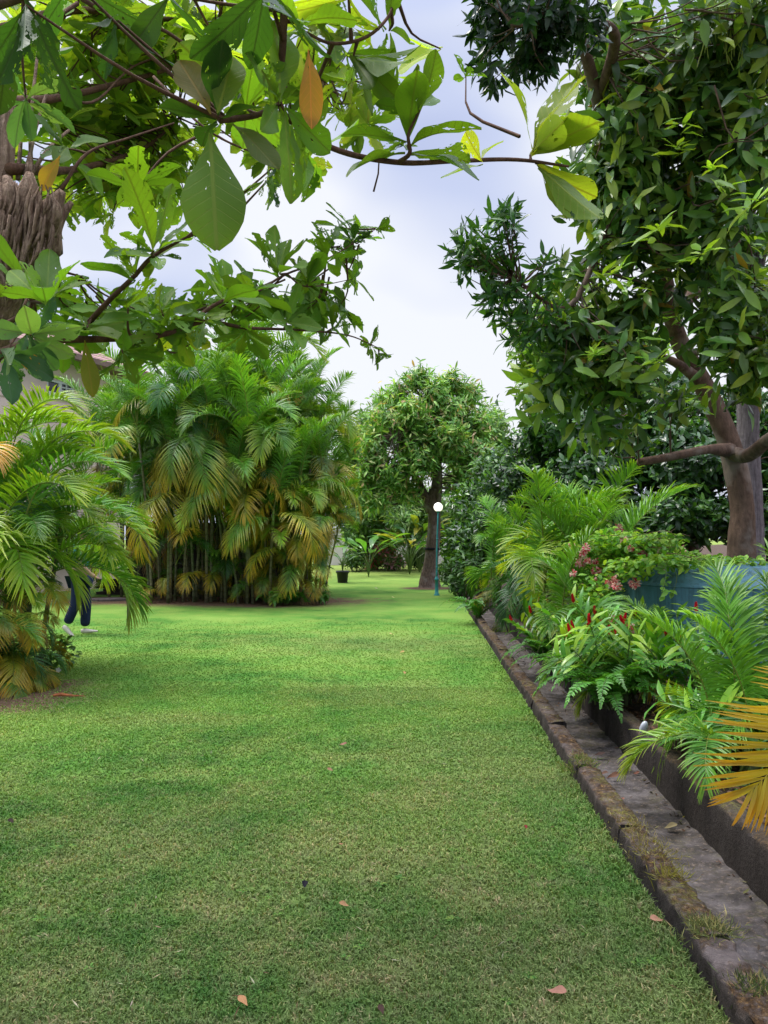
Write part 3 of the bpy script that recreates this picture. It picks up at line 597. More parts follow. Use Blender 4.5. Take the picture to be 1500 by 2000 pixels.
# right hand bed palms
def bed_palm(label, x, y, stems, **k):
    t = palm_clump(label, (x, y, .1), stems, **k); bpy.context.view_layer.update()
    for o in [c for c in t.children if c.name.startswith('frond')]:     # gardener's trim: nothing reaches far over the lawn
        n = len(o.data.vertices); v = np.empty(n * 3, 'f'); o.data.vertices.foreach_get('co', v); v = v.reshape(-1, 3) @ np.array(o.matrix_world)[:3, :3].T + np.array(o.matrix_world)[:3, 3]
        if np.mean(v[:, 0] < kx(v[:, 1], 1.03)) > (.4 if y > 13 else .16 if y > 9 else .02): bpy.data.objects.remove(o)
    return t
bed_palm('bright arching palm in the right bed just before the creeper', 2.5, 10.2, ring_stems(6, .3, .35, .8, .4, 41), keys=('lime', 'arch', 'yell'), kw=(9, .6, .6), fl=1.65, nf=6, low=4)
bed_palm('dark blue green palm where the right bed meets the lawn', 2.55, 14.2, ring_stems(6, .4, .4, .9, .3, 42), keys=('arch', 'dark', 'lime'), kw=(4, 3, 1.5), fl=1.45, nf=6, low=8)
bed_palm('small dark palm behind the bright palm of the right bed', 3.1, 13.2, ring_stems(5, .35, .6, .9, .3, 46), keys=('arch', 'dark'), kw=(2, 4), fl=1.4, nf=6)
gp = bed_palm('green palm with upright fronds before the blue tank', 2.72, 4.9, ring_stems(4, .16, .1, .35, .15, 43), keys=('up', 'arch', 'lime'), kw=(4, 3, 1), fl=1.35, nf=5, azr=(-75, 80))
for az_, tl_, s_, k_ in ((172, -34, 1.15, 'arch'), (150, -30, 1.05, 'dark'), (205, -26, 1.0, 'arch'), (120, -22, .9, 'lime'), (232, -30, .9, 'dark'), (95, 8, 1.25, 'up')): frond(gp, k_, (0, 0, .25), az_, tl_, s_)
for az_, tl_, s_, dx_ in ((62, 4, 1.25, -.5), (88, 10, 1.35, -.42), (104, 2, 1.2, -.3), (80, -4, 1.15, -.2), (45, 0, 1.2, -.36), (95, 14, 1.2, -.12), (70, -14, 1.1, -.45)): frond(gp, 'up' if tl_ > 0 else 'arch', (dx_, random.uniform(-.1, .1), .05), az_, tl_, s_)
bed_palm('palm sending long arching fronds left across the bed toward the drain', 2.35, 7.0, ring_stems(3, .15, .05, .15, .3, 47), keys=('arch', 'lime', 'yell'), kw=(4, 3, .6), fl=.85, nf=5, low=2, azr=(130, 300))
bed_palm('small palm spilling yellowish fronds over the dark wall', 2.15, 4.75, ring_stems(3, .12, .05, .12, .3, 48), keys=('hang', 'lime', 'arch'), kw=(3, 3, 2), fl=.85, nf=4)
bed_palm('small arching palm at the kerb between ferns and gingers', 2.2, 8.6, ring_stems(3, .15, .1, .3, .4, 49), keys=('lime', 'arch', 'yell'), kw=(3, 3, 1), fl=1.25, nf=5)
rp = bed_palm('palm at the right edge with one golden yellow frond', 2.65, 3.75, ring_stems(3, .15, .1, .25, .3, 44), keys=('dark', 'arch'), kw=(3, 2), fl=.75, nf=3)
gm = frond_mesh('frond', 8, -14, nl=46, ll=.52, lw=.021, col=(.50, .40, .03), tip=(.55, .27, .03), tipamt=.55, rach=(.5, .38, .05), v=14, droop=.22, pet=.12, seed=5, ragged=.05, fwd=50)
def place_dir(o, loc, X, Z):
    X = Vector(X).normalized(); Z = Vector(Z); Z = (Z - X * Z.dot(X)).normalized(); Y = Z.cross(X); o.matrix_local = Matrix.Translation(Vector(loc)) @ Matrix((X, Y, Z)).transposed().to_4x4() @ Matrix.Scale(o.scale[0], 4)
o = link('frond', gm, rp); o['label'] = 'golden yellow frond'; o.scale = (.85,) * 3
place_dir(o, P(1725, 1265, 3.3) - np.array(rp.location), (-.62, -.05, -.62), (.15, -1, .35))

# ------------------------------------------------------------------ ferns, gingers, creeper
def fern(label, px, py, D, n, s, z=.1):
    b = ((px - 750) / F * D, D, z); t = thing('sword_fern', label, 'fern', b, 'ferns hanging over the drain')
    for i in range(n):
        az = 180 + i * 137.5 + random.uniform(-20, 20); frond(t, 'fern', (random.uniform(-.06, .06), random.uniform(-.06, .06), 0), az, random.uniform(-20, 12), s * random.uniform(.7, 1.1), random.uniform(-15, 15))
    return t
fern('large sword fern arching over the drain', 1185, 1380, 6.3, 26, .85, .16)
fern('sword fern below the gingers with long hanging fronds', 1225, 1350, 6.7, 20, .8, .16)
fern('dark fern hugging the kerb beneath the bright palm', 1060, 1300, 9.2, 20, .7, .12)
fern('fern under the far palm at the lawn edge', 935, 1190, 13.8, 18, .85, .1)
fern('small fern between the gingers', 1100, 1250, 8.0, 16, .7, .12)
fern('low fern in the bed right of the wall', 1400, 1440, 4.9, 16, .55, .14)

def ginger(label, x, y, n, h, flowers, z=.12, lime=.3, ml=.55):
    t = thing('red_ginger', label, 'ginger plant', (x, y, z), 'red ginger plants in the right bed'); m = MB(); st = MB(); tips = []
    for i in range(n):
        a = random.uniform(0, 6.28); ln = random.uniform(.12, ml); hh = h * random.uniform(.65, 1.1); bx, by = random.uniform(-.2, .2), random.uniform(-.2, .2)
        q = np.linspace(0, 1, 7); C = np.stack([bx + math.cos(a) * ln * q ** 1.7, by + math.sin(a) * ln * q ** 1.7, hh * q - .02 - .1 * q ** 3], 1)
        tube(st, C, np.interp(q, [0, 1], [.008, .004]), 4, (.10, .17, .03), smooth=False, capend=False); tips.append((C[-1], unit(C[-1] - C[-2])))
        k = 13; qq = np.linspace(.25, 1, k); p = np.stack([np.interp(qq, q, C[:, j]) for j in range(3)], 1)
        T = unit(np.gradient(p, axis=0)); b0 = unit(np.cross(T, [math.sin(a * 3), math.cos(a * 3), .2])); sg = np.where(np.arange(k) % 2, 1, -1)[:, None]
        d = unit(T * .75 + b0 * sg + np.array([0, 0, .12])); nr = np.cross(d, b0 * sg) ; nr = unit(T + np.array([0, 0, .8]))
        leaves(m, p, d, nr, .26 * np.interp(qq, [.25, .6, 1], [.6, 1, .8]) * rng.uniform(.85, 1.1, k), .048, palette([(.08, .24, .028), (.11, .3, .035), (.26, .44, .045)], k, .15, [.4, .6 - lime, lime]), T_LAN, .35, .3)
    st.build('stems', CANE, t); m.build('leaves', L_BROAD, t)
    for i in range(flowers):
        p, d = tips[i % len(tips)]; f = MB(); d = unit(d * .5 + np.array([0, 0, 1])); k = 34; q = np.linspace(0, 1, k); an = np.arange(k) * 2.4
        u = unit(np.cross(d, [1, .2, 0])); v = np.cross(d, u); rad = u * np.cos(an)[:, None] + v * np.sin(an)[:, None]
        leaves(f, p + d * (q * .07)[:, None] + rad * .006, unit(rad * (.75 - .6 * q)[:, None] + d * .9), -rad + d * .1, .03, .018, palette([(.45, .012, .02), (.6, .02, .035)], k), T_ELL, -.1, .3)
        f.build('flower', PETAL, t)
ginger('red ginger beside the kerb under the bright palm', 1.95, 9.2, 14, .7, 5)
ginger('red ginger with two upright flowers left of the tank', 2.2, 7.75, 18, .85, 8)
ginger('red ginger leaning over the drain with a row of red cones', 2.0, 6.8, 20, .75, 8, lime=.5)
ginger('red ginger before the blue tank with one high red cone', 2.45, 6.4, 14, .85, 5)
ginger('low red ginger behind the dark wall with one flower', 2.3, 5.1, 16, .5, 2, lime=.4, ml=.35)
ginger('red ginger among the palm fronds on the right', 2.6, 4.5, 12, .5, 1, ml=.4)
ginger('leafy ginger without open flowers under the golden frond', 2.3, 3.9, 14, .3, 0, ml=.3)
ginger('dark ginger in the shade behind the creeper flowers', 2.9, 9.4, 14, 1.0, 1, lime=.1)

# blue tank
def tank():
    cx, cy = 3.86, 8.9; t = thing('water_tank', 'large blue green faceted water tank half hidden by palms and creeper', 'water tank', (cx, cy, .05))
    m, nt, out = mat('tank_paint'); p = pos(nt); n = noise(nt, mapping(nt, p, (3, 3, .7)), 1.5, 5, .7); n2 = noise(nt, p, 25, 5, .7)
    col = ramp(nt, n, [(.3, (.045, .135, .175)), (.55, (.075, .20, .25)), (.75, (.12, .26, .30))]); col = mixc(nt, ramp(nt, n2, [(.55, 0), (.75, .5)]), col, (.03, .06, .06)); stn = noise(nt, mapping(nt, p, (14, 14, .9)), 1, 5, .7); col = mixc(nt, ramp(nt, stn, [(.48, 0), (.68, .75)]), col, (.035, .075, .07)); col = mixc(nt, ramp(nt, noise(nt, p, 2.2, 4, .7), [(.56, 0), (.66, .5)]), col, (.22, .34, .36))
    bsdf(nt, out, col, .55, bump(nt, n2, .25, .01), .35)
    mb = MB(); mb.smooth = False; sides = 10; H = .98; r = 1.32
    lathe(mb, [(r, 0), (r, H), (r + .012, H + .01), (r - .30, H + .20), (r - .34, H + .215), (0.02, H + .27)], sides); body = mb.build('body', m, t); body.rotation_euler[2] = R(12)
    mb = MB(); 
    for z in (.35, .72): 
        mb2 = MB(); mb2.smooth = False; lathe(mb2, [(r + .002, z - .02), (r + .022, z - .012), (r + .022, z + .012), (r + .002, z + .02)], sides); b = mb2.build('rib', m, t); b.rotation_euler[2] = R(12)
    return cx, cy, r, H
tcx, tcy, tr, tH = tank()
def creeper():
    t = thing('flowering_creeper', 'light green creeper with pink and white flower clusters sprawling over the tank', 'creeper', (tcx - 1.6, tcy - .5, .1)); B = np.array(t.location)
    m = MB(); blobs = [(1100, 1085, 10.2, 60, 40, .5, 420), (1190, 1065, 9.0, 90, 34, .6, 1000), (1260, 1060, 8.6, 80, 24, .5, 600), (1130, 1120, 9.0, 40, 40, .4, 260), (1270, 1080, 8.9, 70, 22, .45, 420), (1200, 1040, 10, 50, 16, .4, 150), (1170, 1150, 8.3, 50, 40, .3, 200), (1320, 1095, 7.9, 90, 16, .5, 420), (1230, 1110, 8.2, 50, 24, .4, 240), (1350, 1092, 8.6, 60, 16, .4, 260), (1440, 1100, 8.4, 70, 14, .4, 260), (1240, 1235, 7.6, 50, 40, .3, 130), (1150, 1060, 9.8, 110, 10, .3, 160), (1210, 1140, 8.6, 40, 26, .2, 90)]
    st = MB(); tips = []
    for (px, py, D, rx, ry, rd, n) in blobs:
        c = P(px, py, D); C, v = ell_points(n, c, (rx / F * D, rd, ry / F * D), 0)
        leaves(m, C - B, unit(rng.normal(size=(n, 3)) * [1, 1, .45] + [0, -.2, -.15]), np.array([0, -.25, 1]) + rng.normal(size=(n, 3)) * .45, .085 * rng.uniform(.6, 1.25, n), .045, palette([(.20, .40, .04), (.32, .50, .06), (.11, .28, .03)], n), T_ELL, .2, .2)
        for k in range(max(4, n // 30)):
            a, b = C[rng.integers(n)], C[rng.integers(n)]; mid = (a + b) / 2 + rng.normal(size=3) * .05; tube(st, np.array([a, mid, b]) - B, [.004, .004, .003], 4, (.2, .14, .06), 3, capend=False)
    for (px, py, D) in ((1300, 1160, 7.5), (1322, 1155, 7.6)):
        a = P(1300, 1100, 7.7); C = np.array([a, P(px, py - 30, D), P(px - 12, py + 15, D)]); tube(st, C - B, [.004, .004, .002], 4, (.1, .16, .04), 4, capend=False)
        n = 9; pp = np.linspace(0, 1, n)[:, None] * (C[-1] - C[0]) + C[0]; leaves(m, pp - B, rng.normal(size=(n, 3)) * [1, .6, .4], np.array([0, -.6, .8]) + rng.normal(size=(n, 3)) * .3, .09, .05, palette([(.14, .3, .04)], n), T_ELL)
    for k in range(26):   # dry twigs sprawling upwards
        a = P(rng.uniform(1150, 1330), rng.uniform(1050, 1085), 9.4); b = a + rng.normal(size=3) * [.25, .2, .1] + [0, 0, .12]; tube(st, np.array([a, (a + b) / 2 + [0, 0, .05], b]) - B, [.004, .003, .002], 4, (.24, .16, .09), 3, capend=False)
    st.build('vines', ATTR, t); m.build('leaves', L_SMALL, t)
    for (px, py, D, s) in ((1208, 1033, 9.4, .10), (1118, 1068, 9.0, .09), (1137, 1095, 8.7, .12), (1165, 1115, 8.6, .08), (1310, 1098, 8.3, .12), (1290, 1110, 8.2, .08), (1195, 1135, 8.2, .14), (1240, 1138, 8.1, .10), (1205, 1145, 8.1, .08), (1195, 1212, 7.4, .08), (1228, 1228, 7.3, .09), (1252, 1280, 7.2, .08), (1278, 1257, 7.3, .07), (1140, 1075, 9.0, .06), (1330, 1075, 8.6, .08), (1260, 1085, 8.5, .06), (1160, 1135, 8.5, .05), *[(rng.uniform(1090, 1330), rng.uniform(1040, 1150), rng.uniform(8.3, 8.9), rng.uniform(.04, .08)) for _ in range(14)]):
        s *= .62; n = int(120 * s / .1); c = P(px, py, D) - B; C, v = ell_points(n, c, (s * .75, s * .6, s * .8), 0); f = MB()
        leaves(f, C, unit(v + [0, -.4, -.2]), unit(v + [0, -.8, .3]), .032, .018, palette([(.62, .05, .09), (.72, .28, .28), (.8, .5, .42), (.7, .62, .45)], n, .12), T_ELL, .1, .1); f.build('flower_cluster', PETAL, t)
creeper()

# ------------------------------------------------------------------ broadleaf trees
def limb(parent, pts, rad, mat_, name='branch', sides=12, rough=.06, n=6, col=(1, 1, 1)):
    mb = MB(); B = np.array(parent.location); tube(mb, np.array(pts) - B, rad, sides, col, n, rough); return mb.build(name, mat_, parent)
def twigs(parent, C, anchors, mat_, r=.006, frac=1.0, sag=.05, name='twigs', maxlen=1.3):
    st = MB(); B = np.array(parent.location); A = np.array(anchors)
    for c in C[rng.uniform(0, 1, len(C)) < frac]:
        d = np.linalg.norm(A - c, axis=1) * rng.uniform(.9, 1.3, len(A)); a = A[np.argmin(d)]; L = np.linalg.norm(a - c)
        if L > maxlen: a = c + (a - c) * (maxlen / L) 
        mid = (a + c) / 2 + rng.normal(size=3) * .06 * L - [0, 0, sag * L]
        tube(st, np.array([a, mid, c]) - B, [r * 1.6, r * 1.2, r * .7], 4, (1, 1, 1), 3, capend=False)
    if st.v: return st.build(name, mat_, parent)
def project(p):
    d = np.asarray(p) - [0, 0, CAMZ]; f = d[..., 1] * math.cos(PITCH) + d[..., 2] * math.sin(PITCH); u = -d[..., 1] * math.sin(PITCH) + d[..., 2] * math.cos(PITCH)
    return 750 + F * d[..., 0] / f, 1000 - F * u / f
KEEPOUT = []     # (start, end, radius): the space in front of a bare trunk that no bough fills
def crown(parent, blobs, leaf, L, ratio, cols, w, nleaf, anchors=None, tw=.4, tm=T_LAN, spread=(35, 100), droop=.35, axis=(0, -.1, .6), shell=.3, name='crown', twmat=None, twr=.006, jit=.25, maxlen=1.3, axisout=1.0, bend=.2, scat=.45):
    """blobs: (px,py,D,rx_px,ry_px,rd_m,count)"""
    mb = MB(); B = np.array(parent.location); allC = []
    for b in blobs:
        px, py, D, rx, ry, rd, n = b[:7]; c = P(px, py, D); C, v = ell_points(n, c, (rx / F * D, rd, ry / F * D), shell)
        for (A_, B_, rk) in KEEPOUT:
            A_, B_ = np.array(A_), np.array(B_); qx, qy = project(C); q = np.stack([qx, qy], 1); h_ = np.clip(((q - A_) @ (B_ - A_)) / ((B_ - A_) @ (B_ - A_)), 0, 1)[:, None]; k_ = np.linalg.norm(q - (A_ + h_ * (B_ - A_)), axis=1) > rk; C, v = C[k_], v[k_]
        n = len(C)
        if n == 0: continue
        rosettes(mb, C - B, v * axisout + np.array(axis) + rng.normal(size=(n, 3)) * .25, nleaf, L, ratio, cols, tm, spread, droop, w, bend=bend, clusterjit=jit, scatter=scat); allC.append(C)
    o = mb.build(name, leaf, parent); allC = np.concatenate(allC)
    if anchors is not None and tw > 0: twigs(parent, allC, anchors, twmat or B_TWIG, twr, tw, maxlen=maxlen)
    return o, allC
def seg_points(paths, n=12):
    out = []
    for p in paths:
        p = np.array(p); q, _ = smooth_path(p, np.ones(len(p)), n); out.append(q)
    return np.concatenate(out)

# the mango tree beside the lamp
def mango():
    b = G(838, 1146); t = thing('mango_tree', 'mango tree with thick grey trunk standing on the lawn beside the lamp post', 'tree', (b[0], b[1], 0)); D = b[1]
    tr = [P(838, 1160, D), P(838, 1140, D), P(841, 1105, D), P(846, 1060, D), P(848, 1010, D), P(846, 985, D), P(850, 955, D)]
    mb = MB(); tube(mb, np.array(tr) - np.array(t.location), [.46, .33, .225, .20, .195, .22, .18], 20, (1, 1, 1), 8, .13); mb.build('trunk', B_MANGO, t)
    lim = [([P(842, 1000, D), P(830, 968, D), P(815, 935, D + .3), P(790, 890, D + .6)], [.15, .13, .10, .06]), ([P(850, 965, D), P(852, 930, D), P(845, 870, D), P(840, 790, D)], [.18, .13, .10, .05]), ([P(856, 985, D - .1), P(860, 940, D - .3), P(859, 900, D - .3), P(870, 830, D)], [.09, .075, .07, .04]), ([P(846, 920, D), P(800, 870, D - .6), P(760, 850, D - 1)], [.09, .06, .03]), ([P(852, 900, D), P(890, 850, D + .4), P(920, 820, D + .8)], [.08, .05, .03])]
    for p, r in lim: limb(t, p, r, B_MANGO, sides=10, rough=.1)
    mb = MB(); lathe(mb, [(.222, -.035), (.236, -.035), (.236, .035), (.222, .035)], 24, (.01, .01, .012), P(844, 1072, D) - np.array(t.location)); mb.build('strap', ATTR, t)
    cols = [(.10, .24, .045), (.16, .34, .06), (.26, .44, .09), (.42, .48, .17), (.48, .33, .18)]; ww = [.27, .3, .25, .13, .05]
    KEEPOUT[:] = [((840, 1150), (847, 975), 28), ((847, 975), (860, 905), 16)]
    crown(t, [(835, 810, D, 55, 45, 1.2, 120), (800, 850, D, 60, 50, 1.3, 130), (885, 810, D, 45, 45, 1.1, 90), (865, 880, D, 60, 45, 1.3, 130), (745, 830, D - .2, 35, 40, .9, 62), (775, 775, D, 28, 26, .7, 40), (815, 740, D, 26, 24, .6, 40), (850, 765, D - .5, 26, 26, .6, 36), (880, 745, D, 22, 24, .5, 32), (915, 765, D + .3, 24, 28, .6, 36), (940, 830, D, 30, 35, .8, 54), (930, 885, D - .4, 40, 35, .8, 64), (730, 880, D - .5, 30, 35, .8, 48), (770, 925, D - .6, 45, 32, .8, 64), (820, 900, D - 1, 45, 35, .6, 60), (905, 940, D - .2, 42, 28, .9, 60), (800, 965, D - .3, 30, 18, .7, 26), (745, 780, D + .4, 16, 16, .4, 14), (880, 850, D - 1.2, 35, 30, .4, 40), (800, 800, D - 1.2, 35, 28, .4, 36), (710, 930, D - .4, 30, 28, .7, 44), (735, 975, D - .5, 30, 22, .7, 34), (955, 935, D + .3, 30, 25, .7, 34), (720, 850, D + .5, 24, 24, .6, 26)], L_FAR, .26, .23, cols, ww, 15, seg_points([p for p, r in lim]), .25, T_LAN, twmat=B_MANGO, twr=.012, shell=.2)
    KEEPOUT.clear()
mango()
# trees further away
def far_tree(name, label, base, blobs, trunk, cols, w, L=.3, nleaf=12, ratio=.28, tm=T_FAR, bark=B_MANGO, group=None, shell=.2, lf=None, cat='tree'):
    t = thing(name, label, cat, base, group)
    for i, (p, r) in enumerate(trunk): limb(t, p, r, bark, 'trunk' if i == 0 else 'branch', 10, .08)
    crown(t, blobs, lf or L_FAR, L, ratio, cols, w, nleaf, seg_points([p for p, r in trunk]) if trunk else None, .15, tm, shell=shell, twmat=bark, twr=.01)
    return t
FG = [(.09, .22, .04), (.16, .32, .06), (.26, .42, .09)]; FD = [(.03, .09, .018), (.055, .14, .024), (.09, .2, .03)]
D = 36.0
far_tree('spreading_tree', 'pale green drooping tree behind the palms and left of the mango', (P(700, 1100, D)[0], D, 0), [(715, 950, D, 60, 60, 2, 200), (690, 880, D, 45, 50, 2, 140), (760, 990, D, 55, 45, 2, 200), (700, 1010, D, 50, 25, 2, 110), (790, 1010, D - 1, 45, 25, 2, 170), (820, 985, D, 60, 40, 2, 200), (770, 1040, D, 50, 25, 1.5, 120), (700, 1045, D, 30, 20, 1.5, 70), (730, 830, D, 40, 40, 2, 90)], [([P(700, 1103, D), P(705, 1040, D), P(715, 960, D)], [.3, .25, .12])], FG, [.3, .4, .3], .36, 13)
D = 33.0
far_tree('slender_tree', 'pale slender tree rising behind the mango on its right side', (P(948, 1100, D)[0], D, 0), [(950, 850, D, 42, 60, 1.6, 160), (975, 890, D, 35, 40, 1.5, 100), (905, 930, D, 40, 40, 1.5, 110), (950, 940, D, 45, 40, 1.5, 130)], [([P(946, 1103, D), P(947, 980, D), P(948, 830, D)], [.14, .10, .05])], FG, [.25, .35, .4], .34, 12)
D = 40.0
far_tree('distant_tree', 'distant dark tree behind the far flower beds', (P(800, 1100, D)[0], D, 0), [(830, 1010, D, 80, 45, 2, 260), (880, 1040, D, 40, 40, 2, 130)], [([P(800, 1103, D), P(805, 1050, D), P(815, 1000, D)], [.25, .2, .1])], FD, [.3, .4, .3], .36, 12)
# dark trees along the right boundary
dark_specs = [
 ('evergreen_tree', 'mid green hedge like tree right behind the lamp post', 21.0, 940, [(930, 985, 21, 55, 60, 1.5, 260), (975, 920, 21, 55, 50, 1.5, 230), (905, 1060, 20, 35, 50, 1.0, 170), (960, 1060, 20, 60, 60, 1.4, 240)], .5),
 ('evergreen_tree', 'dense dark tree between the palms and the lamp', 17.0, 1010, [(1010, 940, 17, 70, 60, 1.5, 300), (1060, 1000, 16.5, 70, 60, 1.4, 280), (980, 1010, 17, 55, 55, 1.2, 230), (1040, 880, 17, 60, 50, 1.4, 190)], .25),
 ('evergreen_tree', 'gloomy dark tree with sky holes behind the creeper', 15.0, 1150, [(1110, 830, 15.5, 90, 70, 1.5, 240), (1150, 930, 15, 100, 60, 1.5, 330), (1180, 1010, 14.5, 110, 50, 1.2, 300), (1250, 860, 15, 90, 80, 1.6, 250)], .12),
 ('evergreen_tree', 'dark shady tree behind the brown trunk', 14.0, 1340, [(1340, 900, 14, 100, 80, 1.5, 330), (1330, 1010, 13.5, 110, 50, 1.2, 300), (1450, 850, 14, 80, 110, 1.5, 330), (1290, 780, 15, 80, 60, 1.4, 160)], .12),
 ('evergreen_tree', 'dark shrubby tree at the right edge beyond the tank', 13.0, 1500, [(1500, 1010, 12.8, 80, 60, 1.2, 240), (1560, 900, 13, 80, 120, 1.4, 260), (1620, 1020, 12, 80, 60, 1, 150)], .12)]
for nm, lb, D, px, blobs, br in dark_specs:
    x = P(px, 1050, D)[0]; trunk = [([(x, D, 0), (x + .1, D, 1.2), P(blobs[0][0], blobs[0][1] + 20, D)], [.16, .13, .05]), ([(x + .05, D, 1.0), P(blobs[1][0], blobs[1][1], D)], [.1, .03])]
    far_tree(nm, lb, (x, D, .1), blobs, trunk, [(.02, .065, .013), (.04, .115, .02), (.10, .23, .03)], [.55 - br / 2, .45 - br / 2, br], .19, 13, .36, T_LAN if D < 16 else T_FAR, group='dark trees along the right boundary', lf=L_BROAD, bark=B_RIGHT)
D = 17.5
far_tree('bright_tree', 'bright yellow green tree catching the light above the dark hedge', (P(1090, 1050, D)[0], D, 0), [(1060, 650, D, 60, 70, 1.3, 240), (1100, 720, D, 80, 60, 1.3, 260), (1170, 760, D, 80, 60, 1.3, 230), (1060, 760, D, 50, 60, 1.2, 120), (1230, 700, D, 70, 70, 1.3, 170)], [([P(1180, 1060, D), P(1170, 900, D), P(1110, 760, D)], [.2, .14, .06]), ([P(1160, 830, D), P(1230, 730, D)], [.08, .03])], [(.12, .28, .03), (.22, .42, .04), (.34, .55, .06)], [.3, .4, .3], .22, 12, .3, T_LAN)  # brighter leaf colours stand for the light falling on this tree

# tall tree on the right
def right_tree():
    D = 9.8; b = P(1450, 1085, D); t = thing('leaning_tree', 'large brown trunked tree leaning over the lawn from the right boundary', 'tree', (b[0], D, 0))
    tr = [(b[0] + .02, D, -.05), P(1448, 1085, D), P(1450, 1000, D), P(1440, 930, D), P(1418, 850, D), P(1375, 755, D), P(1325, 660, D - .3), P(1300, 560, D - .8)]
    limb(t, tr, [.22, .175, .145, .15, .135, .125, .11, .085], B_RIGHT, 'trunk', 18, .05, 8)
    lim = [([P(1300, 560, D - .8), P(1280, 480, D - 1.2), P(1220, 380, D - 1.6), P(1180, 240, D - 2.2), P(1130, 60, D - 2.8), P(1080, -60, D - 3.3)], [.10, .09, .08, .07, .05, .03]),
           ([P(1310, 610, D - .6), P(1370, 560, D - .4), P(1440, 480, D - .8), P(1410, 350, D - 1.2), P(1320, 260, D - 1.8), P(1290, 100, D - 2.2)], [.09, .085, .08, .075, .06, .04]),
           ([P(1425, 885, D), P(1460, 890, D - .4), P(1500, 860, D - .8), P(1560, 820, D - 1.2)], [.11, .085, .08, .07]),
           ([P(1425, 880, D - .1), P(1380, 878, D - .5), P(1310, 892, D - .9), P(1248, 903, D - 1.1)], [.10, .055, .05, .045]),
           ([P(1370, 745, D), P(1300, 700, D - .6), P(1200, 700, D - 1.2), P(1080, 730, D - 1.6)], [.08, .045, .03, .015]),
           ([P(1230, 400, D - 1.6), P(1190, 440, D - 2), P(1110, 600, D - 2.2), P(1000, 540, D - 2.4)], [.05, .035, .025, .012]),
           ([P(1170, 200, D - 2.3), P(1200, 70, D - 3), P(1130, 40, D - 3.4), P(1000, 50, D - 4)], [.06, .05, .03, .015]),
           ([P(1340, 690, D - .2), P(1420, 680, D - 1.5), P(1520, 670, D - 2.4)], [.05, .035, .03])]
    for p, r in lim: limb(t, p, r, B_RIGHT, 'branch', 10, .07)
    anc = seg_points([p for p, r in lim] + [tr[3:]])
    KEEPOUT[:] = [((1450, 1080), (1430, 880), 75), ((1430, 880), (1370, 740), 62), ((1370, 740), (1310, 600), 48), ((1310, 600), (1290, 510), 22), ((1425, 480), (1405, 340), 26), ((1250, 905), (1420, 880), 38)]
    cols = [(.06, .145, .03), (.11, .25, .04), (.21, .37, .055), (.36, .50, .07), (.36, .24, .03)]; ww = [.24, .32, .29, .14, .01]
    blobs = [(1250, 250, 7.6, 130, 120, .9, 120), (1350, 120, 7.2, 120, 110, .9, 110), (1440, 280, 7.2, 100, 120, .9, 110), (1250, 430, 7.8, 110, 90, .8, 100), (1400, 450, 7.5, 110, 90, .9, 100), (1190, 330, 7.8, 70, 80, .7, 60), (1260, 600, 8.0, 110, 70, .8, 90), (1150, 640, 7.9, 90, 55, .6, 60), (1190, 720, 7.8, 100, 60, .8, 70), (1070, 740, 8.0, 60, 45, .5, 30), (1420, 620, 7.6, 90, 90, .9, 90), (1470, 700, 7.2, 70, 80, .8, 60), (1350, 760, 8.4, 80, 50, .7, 40), (1200, 100, 7.6, 80, 80, .8, 70), (1490, 60, 6.8, 90, 90, .8, 80), (1180, 830, 8.2, 80, 30, .5, 18), (1120, 560, 8.2, 60, 40, .5, 24)]
    crown(t, [b_[:6] + (int(b_[6] * .70),) for b_ in blobs], L_BROAD, .265, .30, cols, ww, 9, anc, .55, T_LAN, (25, 115), .55, (0, -.35, .45), .1, jit=.45, maxlen=.6, axisout=.7, bend=.25, twmat=B_RIGHT, twr=.006)
    # dark sprays standing out against the sky
    crown(t, [(1010, 60, 6.2, 95, 75, .6, 52), (950, 30, 6.2, 50, 50, .5, 20), (1090, 25, 6.2, 80, 60, .5, 38), (1140, 50, 6.4, 40, 50, .4, 14), (960, 120, 6.2, 35, 50, .3, 8), (1060, 110, 6.2, 40, 40, .3, 8)], L_BROAD, .15, .30, [(.018, .06, .016), (.03, .085, .022)], [.5, .5], 10, anc, .5, T_LAN, (20, 80), .7, (-.2, 0, -.3), .1, name='dark_spray', maxlen=.5, scat=.18, twmat=B_RIGHT, twr=.005)
    crown(t, [(960, 490, 7.2, 85, 60, .5, 32), (1000, 570, 7.4, 80, 50, .5, 24), (1050, 640, 7.6, 80, 50, .5, 28), (900, 500, 7.2, 40, 45, .3, 9), (985, 430, 7.2, 40, 30, .3, 7), (1060, 520, 7.4, 40, 25, .3, 5)], L_BROAD, .16, .25, [(.03, .10, .02), (.05, .15, .025), (.09, .2, .03)], [.4, .4, .2], 10, anc, .9, T_LAN, (20, 85), .2, (-.3, -.1, .5), .1, name='leafy_spray', scat=.18, twmat=B_RIGHT, twr=.005)
    KEEPOUT.clear()
    # fresh lime shoots
    sh = [(1325, 285, 6.3), (1395, 325, 6.2), (1290, 445, 6.3), (1210, 520, 6.5), (1180, 545, 6.5), (1370, 490, 6.2), (1470, 470, 6.0), (1480, 540, 6.0), (1420, 370, 6.3), (1330, 240, 6.4), (1230, 555, 6.6), (1465, 400, 6.2), (1100, 620, 7.2), (1160, 690, 7.2), (1280, 700, 7.0)]
    for q_ in sh:
        mb = MB(); rosettes(mb, [P(*q_) - np.array(t.location)], [(rng.normal() * .4, -.3, 1.)], int(rng.integers(7, 14)), rng.uniform(.12, .22), .29, [(.30, .46, .05), (.20, .36, .045)], T_LAN, (35, 95), .25, ljit=.45, scatter=.12); mb.build('new_shoot', L_BROAD, t)
right_tree()
